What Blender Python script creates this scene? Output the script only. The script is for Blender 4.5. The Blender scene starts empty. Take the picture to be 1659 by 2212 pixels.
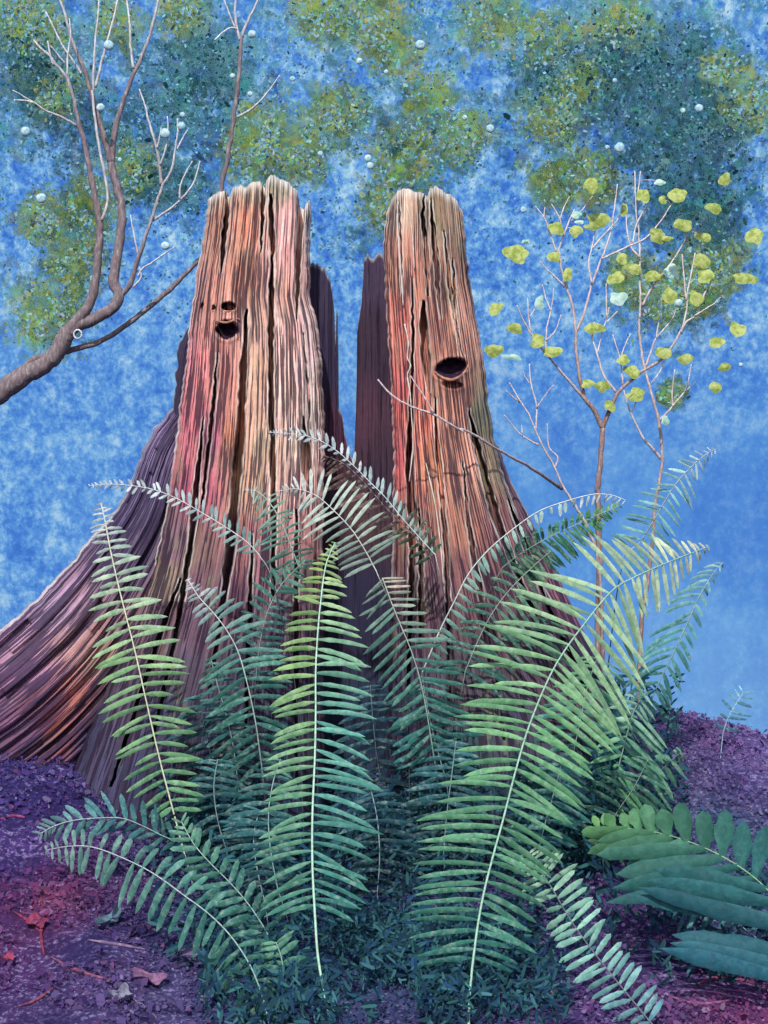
import bpy, math, random
import numpy as np
from mathutils import Vector, noise as mnoise
random.seed(7); rng = np.random.default_rng(7)
S = bpy.context.scene
COL = S.collection
K, H, VH, UC = 2.6e-4, 1.0, 1600.0, 829.5      # metres per picture unit per metre of depth, eye height, horizon row, centre column

def W(u, v, Y):
    return ((u - UC) * K * Y, Y, H - (v - VH) * K * Y)

def lin(c):
    out = []
    for x in c[:3]:
        x = x / 255.0
        out.append(x / 12.92 if x <= 0.04045 else ((x + 0.055) / 1.055) ** 2.4)
    return tuple(out)
def lin4(c): return lin(c) + (1.0,)
def linA(a):
    a = np.asarray(a, float) / 255.0
    return np.where(a <= 0.04045, a / 12.92, ((a + 0.055) / 1.055) ** 2.4)

# ------------------------------------------------------------------ numpy value noise
_tab = rng.random((256, 256))
def vnoise(x, y):
    xi = np.floor(x).astype(int); yi = np.floor(y).astype(int)
    fx = x - xi; fy = y - yi
    fx = fx * fx * (3 - 2 * fx); fy = fy * fy * (3 - 2 * fy)
    a = _tab[xi & 255, yi & 255]; b = _tab[(xi + 1) & 255, yi & 255]
    c = _tab[xi & 255, (yi + 1) & 255]; d = _tab[(xi + 1) & 255, (yi + 1) & 255]
    return (a * (1 - fx) + b * fx) * (1 - fy) + (c * (1 - fx) + d * fx) * fy
def fbm(x, y, o=4):
    s = 0; a = 0.5; t = 0
    for i in range(o):
        s = s + a * vnoise(x * 2 ** i + 17.3 * i, y * 2 ** i + 5.1 * i); t += a; a *= 0.5
    return s / t
def sstep(a, b, x):
    t = np.clip((x - a) / (b - a), 0, 1); return t * t * (3 - 2 * t)

# ------------------------------------------------------------------ mesh helpers
def mesh_np(name, V, F, mat=None, parent=None, uv=None, cols=None, floats=None, smooth=True):
    me = bpy.data.meshes.new(name)
    V = np.asarray(V, np.float32)
    if isinstance(F, np.ndarray):
        n, w = F.shape
        me.vertices.add(len(V)); me.vertices.foreach_set('co', V.ravel())
        me.loops.add(n * w); me.loops.foreach_set('vertex_index', F.astype(np.int32).ravel())
        me.polygons.add(n)
        me.polygons.foreach_set('loop_start', (np.arange(n) * w).astype(np.int32))
    else:
        me.from_pydata([tuple(v) for v in V.tolist()], [], F)
    me.update(calc_edges=True); me.validate()
    if smooth:
        me.polygons.foreach_set('use_smooth', np.ones(len(me.polygons), bool))
    if uv is not None:
        lay = me.uv_layers.new(name='grain')
        li = np.zeros(len(me.loops), np.int32); me.loops.foreach_get('vertex_index', li)
        lay.data.foreach_set('uv', np.asarray(uv, np.float32)[li].ravel())
    for k_, c in (cols or {}).items():
        at = me.color_attributes.new(k_, 'FLOAT_COLOR', 'POINT')
        c = np.asarray(c, np.float32)
        c4 = np.ones((len(V), 4), np.float32); c4[:, :3] = c
        at.data.foreach_set('color', c4.ravel())
    for k_, f in (floats or {}).items():
        at = me.attributes.new(k_, 'FLOAT', 'POINT')
        at.data.foreach_set('value', np.asarray(f, np.float32))
    o = bpy.data.objects.new(name, me); COL.objects.link(o)
    if mat: me.materials.append(mat)
    if parent: 
        o.parent = parent
        o.matrix_parent_inverse = parent.matrix_basis.inverted()
    return o

def tag(o, label=None, cat=None, group=None, kind=None):
    if label: o['label'] = label
    if cat: o['category'] = cat
    if group: o['group'] = group
    if kind: o['kind'] = kind
    return o
def empty(name, loc, label, cat, group=None):
    o = bpy.data.objects.new(name, None); COL.objects.link(o)
    o.location = loc; o.empty_display_size = 0.1
    return tag(o, label, cat, group)

def catmull(P, per=6):
    P = np.asarray(P, float)
    if len(P) < 3: 
        t = np.linspace(0, 1, per + 1)[:, None]; return P[0] * (1 - t) + P[-1] * t
    Q = np.vstack([2 * P[0] - P[1], P, 2 * P[-1] - P[-2]]); out = []
    for i in range(1, len(Q) - 2):
        p0, p1, p2, p3 = Q[i - 1:i + 3]
        for t in np.linspace(0, 1, per, endpoint=False):
            out.append(0.5 * ((2 * p1) + (-p0 + p2) * t + (2 * p0 - 5 * p1 + 4 * p2 - p3) * t * t + (-p0 + 3 * p1 - 3 * p2 + p3) * t ** 3))
    out.append(P[-1]); return np.array(out)

def tube(pts, rad, sides=7):
    """pts Nx3 world, rad N -> verts, faces"""
    pts = np.asarray(pts, float); N = len(pts)
    T = np.gradient(pts, axis=0); T /= np.linalg.norm(T, axis=1)[:, None] + 1e-9
    V = []; F = []
    ref = np.array([0, 1.0, 0])
    for i in range(N):
        a = np.cross(T[i], ref); a /= np.linalg.norm(a) + 1e-9
        b = np.cross(T[i], a)
        for j in range(sides):
            th = 2 * math.pi * j / sides
            V.append(pts[i] + rad[i] * (a * math.cos(th) + b * math.sin(th)))
    for i in range(N - 1):
        for j in range(sides):
            F.append((i * sides + j, i * sides + (j + 1) % sides, (i + 1) * sides + (j + 1) % sides, (i + 1) * sides + j))
    F.append(tuple(range(sides))[::-1]); F.append(tuple((N - 1) * sides + j for j in range(sides)))
    return np.array(V), F

# ------------------------------------------------------------------ material helpers
class NT:
    def __init__(s, name):
        s.m = bpy.data.materials.new(name); s.m.use_nodes = True
        s.t = s.m.node_tree; s.t.nodes.clear(); s.out = s.n('ShaderNodeOutputMaterial')
    def n(s, ty, **kw):
        x = s.t.nodes.new(ty)
        for k_, v in kw.items():
            if k_.startswith('i_'): x.inputs[k_[2:].replace('_', ' ')].default_value = v
            else: setattr(x, k_, v)
        return x
    def l(s, a, b): s.t.links.new(a, b)
    def noise(s, vec, scale, detail=3, rough=0.55, dist=0.0):
        x = s.n('ShaderNodeTexNoise'); x.inputs['Scale'].default_value = scale; x.inputs['Detail'].default_value = detail
        x.inputs['Roughness'].default_value = rough; x.inputs['Distortion'].default_value = dist
        if vec is not None: s.l(vec, x.inputs['Vector'])
        return x.outputs['Fac']
    def mapping(s, vec, sc=(1, 1, 1), loc=(0, 0, 0)):
        x = s.n('ShaderNodeMapping'); x.inputs['Scale'].default_value = sc; x.inputs['Location'].default_value = loc
        s.l(vec, x.inputs['Vector']); return x.outputs[0]
    def ramp(s, f, stops, interp='LINEAR'):
        x = s.n('ShaderNodeValToRGB'); r = x.color_ramp; r.interpolation = interp
        while len(r.elements) < len(stops): r.elements.new(0.5)
        for e, (p, c) in zip(r.elements, stops):
            e.position = p; e.color = c if len(c) == 4 else tuple(c) + (1,)
        s.l(f, x.inputs[0]); return x.outputs[0]
    def fr(s, f, a, b, c0=0.0, c1=1.0):
        x = s.n('ShaderNodeMapRange'); x.interpolation_type = 'SMOOTHSTEP'
        for i, v in zip((1, 2, 3, 4), (a, b, c0, c1)): x.inputs[i].default_value = v
        s.l(f, x.inputs[0]); return x.outputs[0]
    def mix(s, f, a, b, mode='MIX'):
        x = s.n('ShaderNodeMix', data_type='RGBA', blend_type=mode)
        for sock, val in ((x.inputs[0], f), (x.inputs[6], a), (x.inputs[7], b)):
            if hasattr(val, 'is_output'): s.l(val, sock)
            else: sock.default_value = val
        return x.outputs[2]
    def math(s, op, a, b=0.0):
        x = s.n('ShaderNodeMath', operation=op)
        for sock, val in ((x.inputs[0], a), (x.inputs[1], b)):
            if hasattr(val, 'is_output'): s.l(val, sock)
            else: sock.default_value = val
        return x.outputs[0]
    def attr(s, name):
        return s.n('ShaderNodeAttribute', attribute_name=name)
    def bsdf(s, col, rough=0.8, bump=None, bstr=0.4, bdist=0.01, transl=0.0, spec=0.25):
        p = s.n('ShaderNodeBsdfPrincipled'); p.inputs['Roughness'].default_value = rough
        p.inputs['Specular IOR Level'].default_value = spec
        if hasattr(col, 'is_output'): s.l(col, p.inputs['Base Color'])
        else: p.inputs['Base Color'].default_value = col
        if bump is not None:
            b = s.n('ShaderNodeBump'); b.inputs['Strength'].default_value = bstr; b.inputs['Distance'].default_value = bdist
            s.l(bump, b.inputs['Height']); s.l(b.outputs[0], p.inputs['Normal'])
        sh = p.outputs[0]
        if transl > 0:
            tr = s.n('ShaderNodeBsdfTranslucent')
            if hasattr(col, 'is_output'): s.l(col, tr.inputs[0])
            else: tr.inputs[0].default_value = col
            mx = s.n('ShaderNodeMixShader'); mx.inputs[0].default_value = transl
            s.l(sh, mx.inputs[1]); s.l(tr.outputs[0], mx.inputs[2]); sh = mx.outputs[0]
        s.l(sh, s.out.inputs[0]); return s.m

# ------------------------------------------------------------------ world, sun, camera
SUN_EL, SUN_AZ = math.radians(40), math.radians(-10)      # azimuth from the viewer's side, left of the camera
w = bpy.data.worlds.new('World'); S.world = w; w.use_nodes = True
nt = w.node_tree; bg = nt.nodes['Background']
sky = nt.nodes.new('ShaderNodeTexSky'); sky.sky_type = 'NISHITA'; sky.sun_disc = False
sdir = Vector((math.sin(SUN_AZ) * math.cos(SUN_EL), -math.cos(SUN_AZ) * math.cos(SUN_EL), math.sin(SUN_EL)))   # towards the sun
sky.sun_elevation = SUN_EL; sky.sun_rotation = math.atan2(sdir.x, sdir.y)
nt.links.new(sky.outputs[0], bg.inputs[0]); bg.inputs[1].default_value = 0.14
ld = bpy.data.lights.new('sun', 'SUN'); ld.energy = 3.4; ld.angle = math.radians(1.0); ld.color = (1.0, 0.97, 0.93)
lo = bpy.data.objects.new('sun', ld); COL.objects.link(lo); lo.location = (-4, -6, 9)
lo.rotation_euler = (-sdir).to_track_quat('-Z', 'Y').to_euler()
cd = bpy.data.cameras.new('camera'); cam = bpy.data.objects.new('camera', cd); COL.objects.link(cam)
cam.location = (0, 0, H); cam.rotation_euler = (math.radians(90), 0, 0)
cd.sensor_fit = 'VERTICAL'; cd.sensor_height = 24; cd.lens = 24 / (2212 * K); cd.shift_y = (VH - 1106) / 2212.0
cd.clip_end = 2000; S.camera = cam
S.cycles.transparent_max_bounces = 48
S.view_settings.view_transform = 'Standard'; S.view_settings.look = 'None'; S.view_settings.exposure = 0.15; S.view_settings.gamma = 1

# ------------------------------------------------------------------ ground
_gy = np.array([-400, 3.0, 4.8, 6.0, 6.8, 7.6, 8.3, 9.0, 9.6, 11, 14, 22, 900.])
_gz = np.array([-0.3, -0.3, -0.22, 0.05, 0.29, 0.54, 0.78, 0.93, 0.94, 0.7, 0.1, -0.3, -0.3])
def ground(x, y, fine=True):
    x = np.asarray(x, float); y = np.asarray(y, float)
    z = np.interp(y, _gy, _gz)
    z = (z + np.interp(y - 0.25, _gy, _gz) + np.interp(y + 0.25, _gy, _gz)) / 3
    z = z + 0.20 * np.exp(-((x - 1.42) / 0.42) ** 2 - ((y - 9.0) / 0.8) ** 2) + 0.06 * np.exp(-((x - 2.1) / 0.5) ** 2 - ((y - 9.0) / 0.8) ** 2)
    z = z + 0.30 * np.exp(-((x + 1.85) / 0.75) ** 2 - ((y - 7.85) / 0.55) ** 2)
    near = np.exp(-(np.maximum(0, np.abs(y - 8) - 4) / 6) ** 2)
    z = z + near * (0.10 * (fbm(x * 1.3 + 40, y * 1.3 + 9, 3) - 0.5))
    if fine: z = z + near * 0.05 * (fbm(x * 9 + 3, y * 9 + 2, 3) - 0.5)
    return z
def ground_hit(u, v):
    Y = np.linspace(4.5, 12, 1500)
    x = (u - UC) * K * Y; z = H - (v - VH) * K * Y
    d = z - ground(x, Y)
    i = np.argmax(d < 0)
    return float(Y[i]) if d.min() < 0 else 9.0

def idw(U, V, ctrl, p=3.0, sc=(1, 1)):
    num = np.zeros((len(U), 3)); den = np.zeros(len(U))
    for (cu, cv, col) in ctrl:
        d = ((U - cu) * sc[0]) ** 2 + ((V - cv) * sc[1]) ** 2 + 60.0
        wgt = 1.0 / d ** (p / 2); num += wgt[:, None] * linA(col); den += wgt
    return num / den[:, None]

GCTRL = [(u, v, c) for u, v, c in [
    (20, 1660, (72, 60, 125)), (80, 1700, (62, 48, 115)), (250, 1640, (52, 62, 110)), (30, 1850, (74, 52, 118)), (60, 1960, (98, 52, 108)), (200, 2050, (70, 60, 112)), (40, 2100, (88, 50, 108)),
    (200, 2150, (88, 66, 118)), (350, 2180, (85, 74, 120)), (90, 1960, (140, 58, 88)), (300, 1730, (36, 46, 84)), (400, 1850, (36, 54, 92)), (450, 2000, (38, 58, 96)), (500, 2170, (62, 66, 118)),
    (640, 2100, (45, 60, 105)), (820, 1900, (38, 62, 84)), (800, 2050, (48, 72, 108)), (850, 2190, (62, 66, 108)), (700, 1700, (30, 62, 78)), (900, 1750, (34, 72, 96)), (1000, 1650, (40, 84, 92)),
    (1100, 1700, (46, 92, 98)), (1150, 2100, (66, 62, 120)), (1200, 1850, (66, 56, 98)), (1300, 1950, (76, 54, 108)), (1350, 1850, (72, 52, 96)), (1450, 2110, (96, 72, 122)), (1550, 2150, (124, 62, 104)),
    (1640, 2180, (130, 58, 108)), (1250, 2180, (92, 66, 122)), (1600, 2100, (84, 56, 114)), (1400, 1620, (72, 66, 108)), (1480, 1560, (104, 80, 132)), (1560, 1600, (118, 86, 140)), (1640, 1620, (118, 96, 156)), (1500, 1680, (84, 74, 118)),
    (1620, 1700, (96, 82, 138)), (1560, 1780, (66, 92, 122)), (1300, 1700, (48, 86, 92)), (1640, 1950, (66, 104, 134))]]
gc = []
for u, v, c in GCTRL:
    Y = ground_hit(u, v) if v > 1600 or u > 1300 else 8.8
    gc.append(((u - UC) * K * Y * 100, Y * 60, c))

def axis(a, b, n0, far):
    core = np.linspace(a, b, n0); st = core[1] - core[0]
    r = [core[-1]]
    while r[-1] < far: st *= 1.25; r.append(r[-1] + st)
    l = [core[0]]; st = core[1] - core[0]
    while l[-1] > -far: st *= 1.25; l.append(l[-1] - st)
    return np.array(l[:0:-1] + list(core) + r[1:])
gx = axis(-2.8, 2.8, 260, 500); gy = axis(5.0, 10.6, 260, 500)
GX, GY = np.meshgrid(gx, gy)
GZ = ground(GX, GY)
gv = np.stack([GX.ravel(), GY.ravel(), GZ.ravel()], 1)
nx, ny = len(gx), len(gy)
ii = (np.arange(ny - 1)[:, None] * nx + np.arange(nx - 1)[None]).ravel()
gf = np.stack([ii, ii + 1, ii + nx + 1, ii + nx], 1)
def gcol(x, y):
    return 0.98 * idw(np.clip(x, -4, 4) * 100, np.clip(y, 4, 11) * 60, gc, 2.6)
m = NT('forest_soil')
a = m.attr('tone').outputs['Color']; pos = m.n('ShaderNodeNewGeometry').outputs['Position']
n1 = m.noise(pos, 20, 7, 0.75, 0.5); n2 = m.noise(pos, 46, 5, 0.7, 0.3); n3 = m.noise(m.mapping(pos, (1, 1, 1), (7, 3, 1)), 4, 4, 0.6)
c = m.mix(m.fr(n1, 0.42, 0.62), m.mix(0.5, a, lin4((30, 30, 70))), a)
c = m.mix(m.math('MULTIPLY', m.fr(n2, 0.50, 0.64), m.fr(n3, 0.40, 0.56)), c, m.mix(0.5, a, lin4((178, 168, 205))))
c = m.mix(m.math('MULTIPLY', m.fr(n2, 0.6, 0.45), m.fr(n3, 0.6, 0.45, 0, 0.7)), c, lin4((36, 34, 74)))
m_soil = m.bsdf(c, 0.95, n1, 0.8, 0.03, spec=0.1)
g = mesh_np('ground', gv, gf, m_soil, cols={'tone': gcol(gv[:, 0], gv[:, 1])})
tag(g, 'purple and navy mottled forest soil rising to a mound', kind='structure')

# ------------------------------------------------------------------ sky: a broad curved backdrop far behind
th = np.linspace(math.radians(-75), math.radians(75), 49); zz = np.linspace(-8, 60, 30); R = 40
TH, ZZ = np.meshgrid(th, zz)
sv = np.stack([R * np.sin(TH).ravel(), R * np.cos(TH).ravel(), ZZ.ravel()], 1)
nx, ny = len(th), len(zz); ii = (np.arange(ny - 1)[:, None] * nx + np.arange(nx - 1)[None]).ravel()
sf = np.stack([ii, ii + nx, ii + nx + 1, ii + 1], 1)
m = NT('mottled_sky')
pos = m.n('ShaderNodeNewGeometry').outputs['Position']
sep = m.n('ShaderNodeSeparateXYZ'); m.l(pos, sep.inputs[0])
big = m.noise(m.mapping(pos, (1, 1, 0.8)), 0.42, 3, 0.55, 0.3)
midn = m.noise(m.mapping(pos, (1, 1, 0.7), (5, 1, 8)), 1.25, 4, 0.6, 0.4)
small = m.noise(m.mapping(pos, (1, 1, 0.92)), 3.9, 7, 0.7, 0.25)
fine = m.noise(m.mapping(pos, (1, 1, 0.9), (3, 9, 2)), 8.5, 5, 0.68, 0.3)
mixn = m.math('ADD', m.math('MULTIPLY', small, 0.42), m.math('ADD', m.math('MULTIPLY', fine, 0.30), m.math('MULTIPLY', midn, 0.28)))
crisp = m.ramp(mixn, [(0.38, lin4((48, 94, 186))), (0.44, lin4((62, 116, 206))), (0.49, lin4((90, 148, 216))), (0.54, lin4((130, 182, 226))), (0.61, lin4((186, 218, 236)))])
wash = m.ramp(big, [(0.25, lin4((66, 118, 204))), (0.5, lin4((86, 144, 214))), (0.75, lin4((118, 172, 226)))])
hi = m.fr(sep.outputs[2], 6.0, 12.0)                    # mottled cloud high up, calmer blue low down
left = m.fr(sep.outputs[0], 1.5, -2.5)
low = m.fr(sep.outputs[2], 5.0, 1.5)
wash = m.mix(m.math('MULTIPLY', low, 0.5), wash, lin4((132, 182, 226)))
amt = m.math('MAXIMUM', hi, m.math('MULTIPLY', left, 0.66))
c = m.mix(m.math('ADD', 0.18, m.math('MULTIPLY', amt, 0.76)), wash, crisp)
em = m.n('ShaderNodeEmission'); em.inputs[1].default_value = 0.93; m.l(c, em.inputs[0]); m.l(em.outputs[0], m.out.inputs[0])
m_sky = m.m
tag(mesh_np('sky', sv, sf, m_sky), 'mottled bright blue sky', kind='structure')

# ------------------------------------------------------------------ far canopy: leaves of the wood behind, one mass
def leaf_cloud(name, pts, size, cols, mat, stretch=1.5, kind='stuff', label=None, facing=0.7):
    n = len(pts); P = np.asarray(pts)
    d1 = rng.normal(size=(n, 3)); d1[:, 1] *= (1 - facing); d1 /= np.linalg.norm(d1, axis=1)[:, None]
    d2 = np.cross(d1, rng.normal(size=(n, 3)) * (0.4, 0.4, 0.4) + np.array([0, -1.0, 0])); d2 /= np.linalg.norm(d2, axis=1)[:, None]
    sz = np.asarray(size)[:, None]
    ang = np.array([0, 50, 120, 180, 235, 310]) * math.pi / 180
    rows = []
    for a_ in ang:
        jit = 0.75 + 0.5 * rng.random((n, 1))
        rows.append(P + sz * jit * (d1 * math.cos(a_) * stretch + d2 * math.sin(a_)))
    V = np.stack(rows, 1).reshape(-1, 3)
    F = (np.arange(n)[:, None] * 6 + np.arange(6)[None])
    o = mesh_np(name, V, F, mat, cols={'tone': np.repeat(np.asarray(cols), 6, 0)}, smooth=False)
    return tag(o, label, kind=kind)
m = NT('canopy_leaf')
m_canopy = m.bsdf(m.attr('tone').outputs['Color'], 0.8, transl=0.2, spec=0.1)
OL = [(60, 60, 75), (110, 200, 55), (30, 30, 50), (395, 25, 45), (570, 290, 60), (105, 680, 75), (95, 470, 45), (540, 320, 60), (800, 40, 65), (690, 30, 60), (925, 205, 48), (1000, 290, 45), (885, 330, 75), (840, 450, 55), (730, 250, 60),
      (1250, 170, 45), (1175, 80, 50), (1275, 385, 55), (1195, 395, 45), (1340, 50, 60), (1610, 225, 60), (1560, 150, 35), (1550, 560, 55), (1440, 640, 70), (300, 365, 45), (190, 440, 60), (1060, 40, 60), (1450, 850, 22), (1360, 600, 40), (640, 330, 60), (160, 560, 60), (850, 110, 50), (1200, 250, 60), (1500, 620, 60), (250, 40, 40)]
DK = [(110, 165, 60), (60, 190, 45), (190, 270, 60), (440, 175, 80), (370, 230, 80), (470, 130, 60), (330, 380, 40), (400, 400, 40), (1290, 130, 60), (1350, 110, 50), (1420, 140, 70), (1480, 90, 40), (1540, 320, 60), (1500, 300, 60), (1440, 280, 50), (1400, 370, 50), (1330, 220, 60), (1480, 470, 60), (1540, 450, 60), (1160, 170, 50), (1520, 210, 60), (60, 100, 50)]
pts, siz, cl = [], [], []
TE = [(96, 146, 166), (112, 166, 180), (80, 128, 160), (128, 176, 196), (92, 140, 142), (104, 160, 200), (116, 166, 192)]
n_try = 75000
for _ in range(n_try):
    u = rng.uniform(-260, 1920); v = rng.uniform(-220, 760)
    dens = 0.62 * float(fbm(np.array(u / 95.0), np.array(v / 95.0), 4)) ** 1.0 * (1 - 0.9 * sstep(330, 720, v + 160 * (u > 1000) - 60 * (u < 500)))
    if float(fbm(np.array(u / 60.0 + 50), np.array(v / 60.0 + 3), 3)) < 0.45: continue
    if rng.random() > dens * 1.5: continue
    Y = rng.uniform(12, 19)
    pts.append(W(u, v, Y)); siz.append(rng.uniform(1.0, 3.2) * K * Y)
    c = np.array(TE[rng.integers(len(TE))]) + rng.normal(0, 9, 3)
    cl.append(linA(np.clip(c, 20, 240)))
for (u0, v0, r) in OL:
    for _ in range(int(r * 11)):
        q = rng.normal(0, 0.52, 2) * r; u, v = u0 + q[0], v0 + q[1]
        if float(fbm(np.array(u / 22.0 + 9), np.array(v / 22.0 + 31), 3)) < 0.46: continue
        Y = rng.uniform(11, 17); pts.append(W(u, v, Y)); siz.append(rng.uniform(1.2, 3.9) * K * Y)
        c = np.array([(118, 142, 92), (134, 152, 92), (104, 138, 112), (142, 156, 96), (92, 134, 128), (140, 182, 176), (112, 158, 176), (130, 174, 180)][rng.integers(8)]) + rng.normal(0, 10, 3)
        cl.append(linA(np.clip(c, 20, 240)))
for (u0, v0, r) in DK:
    for _ in range(int(r * 3.6)):
        q = rng.normal(0, 0.75, 2) * r; u, v = u0 + q[0], v0 + q[1]
        Y = rng.uniform(10, 14); pts.append(W(u, v, Y)); siz.append(min(8, rng.gamma(1.3, 0.85) + 0.6) * K * Y)
        cl.append(linA(np.array([(40, 76, 84), (34, 66, 78), (54, 96, 100), (46, 86, 76)][rng.integers(4)])))
nS = len(pts)
for (lst, cols_, num, smin, smax, spread) in ((OL, [(114, 140, 80), (132, 150, 74), (100, 138, 108), (88, 134, 132)], 4.6, 7, 22, 0.55), (DK, [(62, 108, 122), (66, 116, 116), (56, 98, 128), (78, 126, 132)], 2.6, 7, 24, 0.9)):
    for (u0, v0, r) in lst:
        for _ in range(int(r * num)):
            q = rng.normal(0, spread, 2) * r; u, v = u0 + q[0], v0 + q[1]
            Y = rng.uniform(14, 20); pts.append(W(u, v, Y)); siz.append(rng.uniform(smin, smax) * K * Y)
            cl.append(linA(np.clip(np.array(cols_[rng.integers(4)]) + rng.normal(0, 8, 3), 10, 240)))
for _ in range(3000):
    u = rng.uniform(-260, 1920); v = rng.uniform(-220, 620)
    if float(fbm(np.array(u / 150.0 + 5), np.array(v / 150.0 + 8), 3)) < 0.46 + 0.25 * (v > 380): continue
    Y = rng.uniform(15, 21); pts.append(W(u, v, Y)); siz.append(rng.uniform(8, 26) * K * Y)
    cl.append(linA(np.clip(np.array([(84, 132, 140), (72, 122, 130), (96, 146, 150), (64, 112, 124)][rng.integers(4)]) + rng.normal(0, 8, 3), 10, 240)))
m = NT('misty_leaf')
p = m.n('ShaderNodeBsdfPrincipled'); p.inputs['Roughness'].default_value = 0.9; p.inputs['Specular IOR Level'].default_value = 0.05
m.l(m.attr('tone').outputs['Color'], p.inputs['Base Color'])
pos = m.n('ShaderNodeNewGeometry').outputs['Position']
p2 = m.fr(m.noise(pos, 11, 6, 0.74, 0.3), 0.42, 0.60, 0.0, 0.62)
tr = m.n('ShaderNodeBsdfTransparent'); mx = m.n('ShaderNodeMixShader')
m.l(p2, mx.inputs[0]); m.l(tr.outputs[0], mx.inputs[1]); m.l(p.outputs[0], mx.inputs[2]); m.l(mx.outputs[0], m.out.inputs[0])
leaf_cloud('distant_canopy', pts[:nS], siz[:nS], cl[:nS], m_canopy, label='far blue green and olive leaves of the wood behind')
leaf_cloud('misty_foliage', pts[nS:], siz[nS:], cl[nS:], m.m, label='soft green and teal foliage masses far behind', stretch=1.15, facing=0.8)

# ------------------------------------------------------------------ the stump
WCTRL = [(470, 480, (188, 128, 98)), (455, 430, (190, 165, 140)), (540, 480, (205, 130, 95)), (540, 405, (175, 150, 120)), (600, 395, (170, 160, 135)), (620, 480, (220, 166, 158)), (620, 560, (220, 166, 156)), (630, 720, (220, 172, 162)), (610, 850, (216, 176, 158)), (680, 700, (222, 192, 184)), (690, 900, (224, 202, 190)), (440, 640, (186, 130, 114)), (520, 600, (205, 135, 105)), (620, 640, (216, 168, 152)),  # wood colours by position; shade around the foot is painted in as navy
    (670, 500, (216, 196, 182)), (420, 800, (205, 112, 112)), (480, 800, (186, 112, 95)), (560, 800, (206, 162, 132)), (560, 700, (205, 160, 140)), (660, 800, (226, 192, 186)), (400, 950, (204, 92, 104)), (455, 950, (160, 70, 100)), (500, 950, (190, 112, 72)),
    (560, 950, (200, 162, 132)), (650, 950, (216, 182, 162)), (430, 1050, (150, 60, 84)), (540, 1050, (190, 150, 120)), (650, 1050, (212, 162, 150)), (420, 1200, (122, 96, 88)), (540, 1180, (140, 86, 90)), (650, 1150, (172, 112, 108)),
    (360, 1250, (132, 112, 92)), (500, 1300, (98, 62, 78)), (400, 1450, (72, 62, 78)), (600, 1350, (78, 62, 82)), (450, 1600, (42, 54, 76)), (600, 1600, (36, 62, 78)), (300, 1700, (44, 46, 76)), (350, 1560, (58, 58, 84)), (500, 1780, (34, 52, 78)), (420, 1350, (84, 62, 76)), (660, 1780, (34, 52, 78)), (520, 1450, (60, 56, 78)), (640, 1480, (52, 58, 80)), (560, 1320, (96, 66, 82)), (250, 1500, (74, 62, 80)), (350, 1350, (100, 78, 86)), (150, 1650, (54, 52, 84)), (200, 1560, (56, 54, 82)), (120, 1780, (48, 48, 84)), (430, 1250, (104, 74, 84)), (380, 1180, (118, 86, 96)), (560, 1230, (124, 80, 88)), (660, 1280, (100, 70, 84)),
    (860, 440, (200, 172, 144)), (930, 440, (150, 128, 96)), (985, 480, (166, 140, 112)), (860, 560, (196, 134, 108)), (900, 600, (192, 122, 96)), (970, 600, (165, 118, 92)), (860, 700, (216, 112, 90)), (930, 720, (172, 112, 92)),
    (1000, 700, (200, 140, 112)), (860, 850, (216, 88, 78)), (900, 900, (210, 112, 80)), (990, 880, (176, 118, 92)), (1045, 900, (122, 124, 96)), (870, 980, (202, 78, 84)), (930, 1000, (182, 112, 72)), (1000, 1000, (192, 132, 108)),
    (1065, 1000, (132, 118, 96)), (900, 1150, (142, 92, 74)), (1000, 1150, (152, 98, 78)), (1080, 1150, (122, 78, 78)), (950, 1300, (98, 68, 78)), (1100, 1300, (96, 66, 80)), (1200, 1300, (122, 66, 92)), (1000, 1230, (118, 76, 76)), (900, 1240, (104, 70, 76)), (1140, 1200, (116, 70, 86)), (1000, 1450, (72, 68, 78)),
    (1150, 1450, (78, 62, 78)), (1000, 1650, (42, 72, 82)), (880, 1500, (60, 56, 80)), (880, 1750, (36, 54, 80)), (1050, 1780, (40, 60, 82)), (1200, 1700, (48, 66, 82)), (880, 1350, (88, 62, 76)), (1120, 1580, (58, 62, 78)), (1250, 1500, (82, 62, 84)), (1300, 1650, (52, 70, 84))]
RCTRL = [(330, 960, (128, 110, 152)), (320, 1050, (112, 98, 138)), (250, 1130, (92, 80, 114)), (300, 1180, (104, 86, 110)), (100, 1320, (150, 122, 150)), (50, 1400, (176, 132, 158)), (150, 1400, (172, 126, 126)), (80, 1500, (128, 80, 100)),
    (160, 1500, (176, 92, 76)), (50, 1580, (118, 76, 112)), (220, 1430, (158, 120, 98)), (240, 1550, (110, 90, 90)), (60, 1450, (186, 130, 176)), (120, 1560, (160, 70, 66)), (200, 1600, (70, 66, 104)), (-50, 1600, (80, 60, 110))]
DCTRL = [(690, 620, (66, 56, 84)), (705, 800, (56, 46, 74)), (735, 950, (84, 48, 72)), (800, 580, (74, 58, 84)), (800, 750, (66, 48, 66)), (780, 900, (84, 52, 72)), (820, 1000, (70, 48, 66)), (770, 1100, (84, 58, 64)), (720, 1100, (66, 46, 62)), (770, 1020, (78, 50, 66)), (770, 1300, (44, 42, 72)), (770, 1600, (40, 58, 84))]

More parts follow.
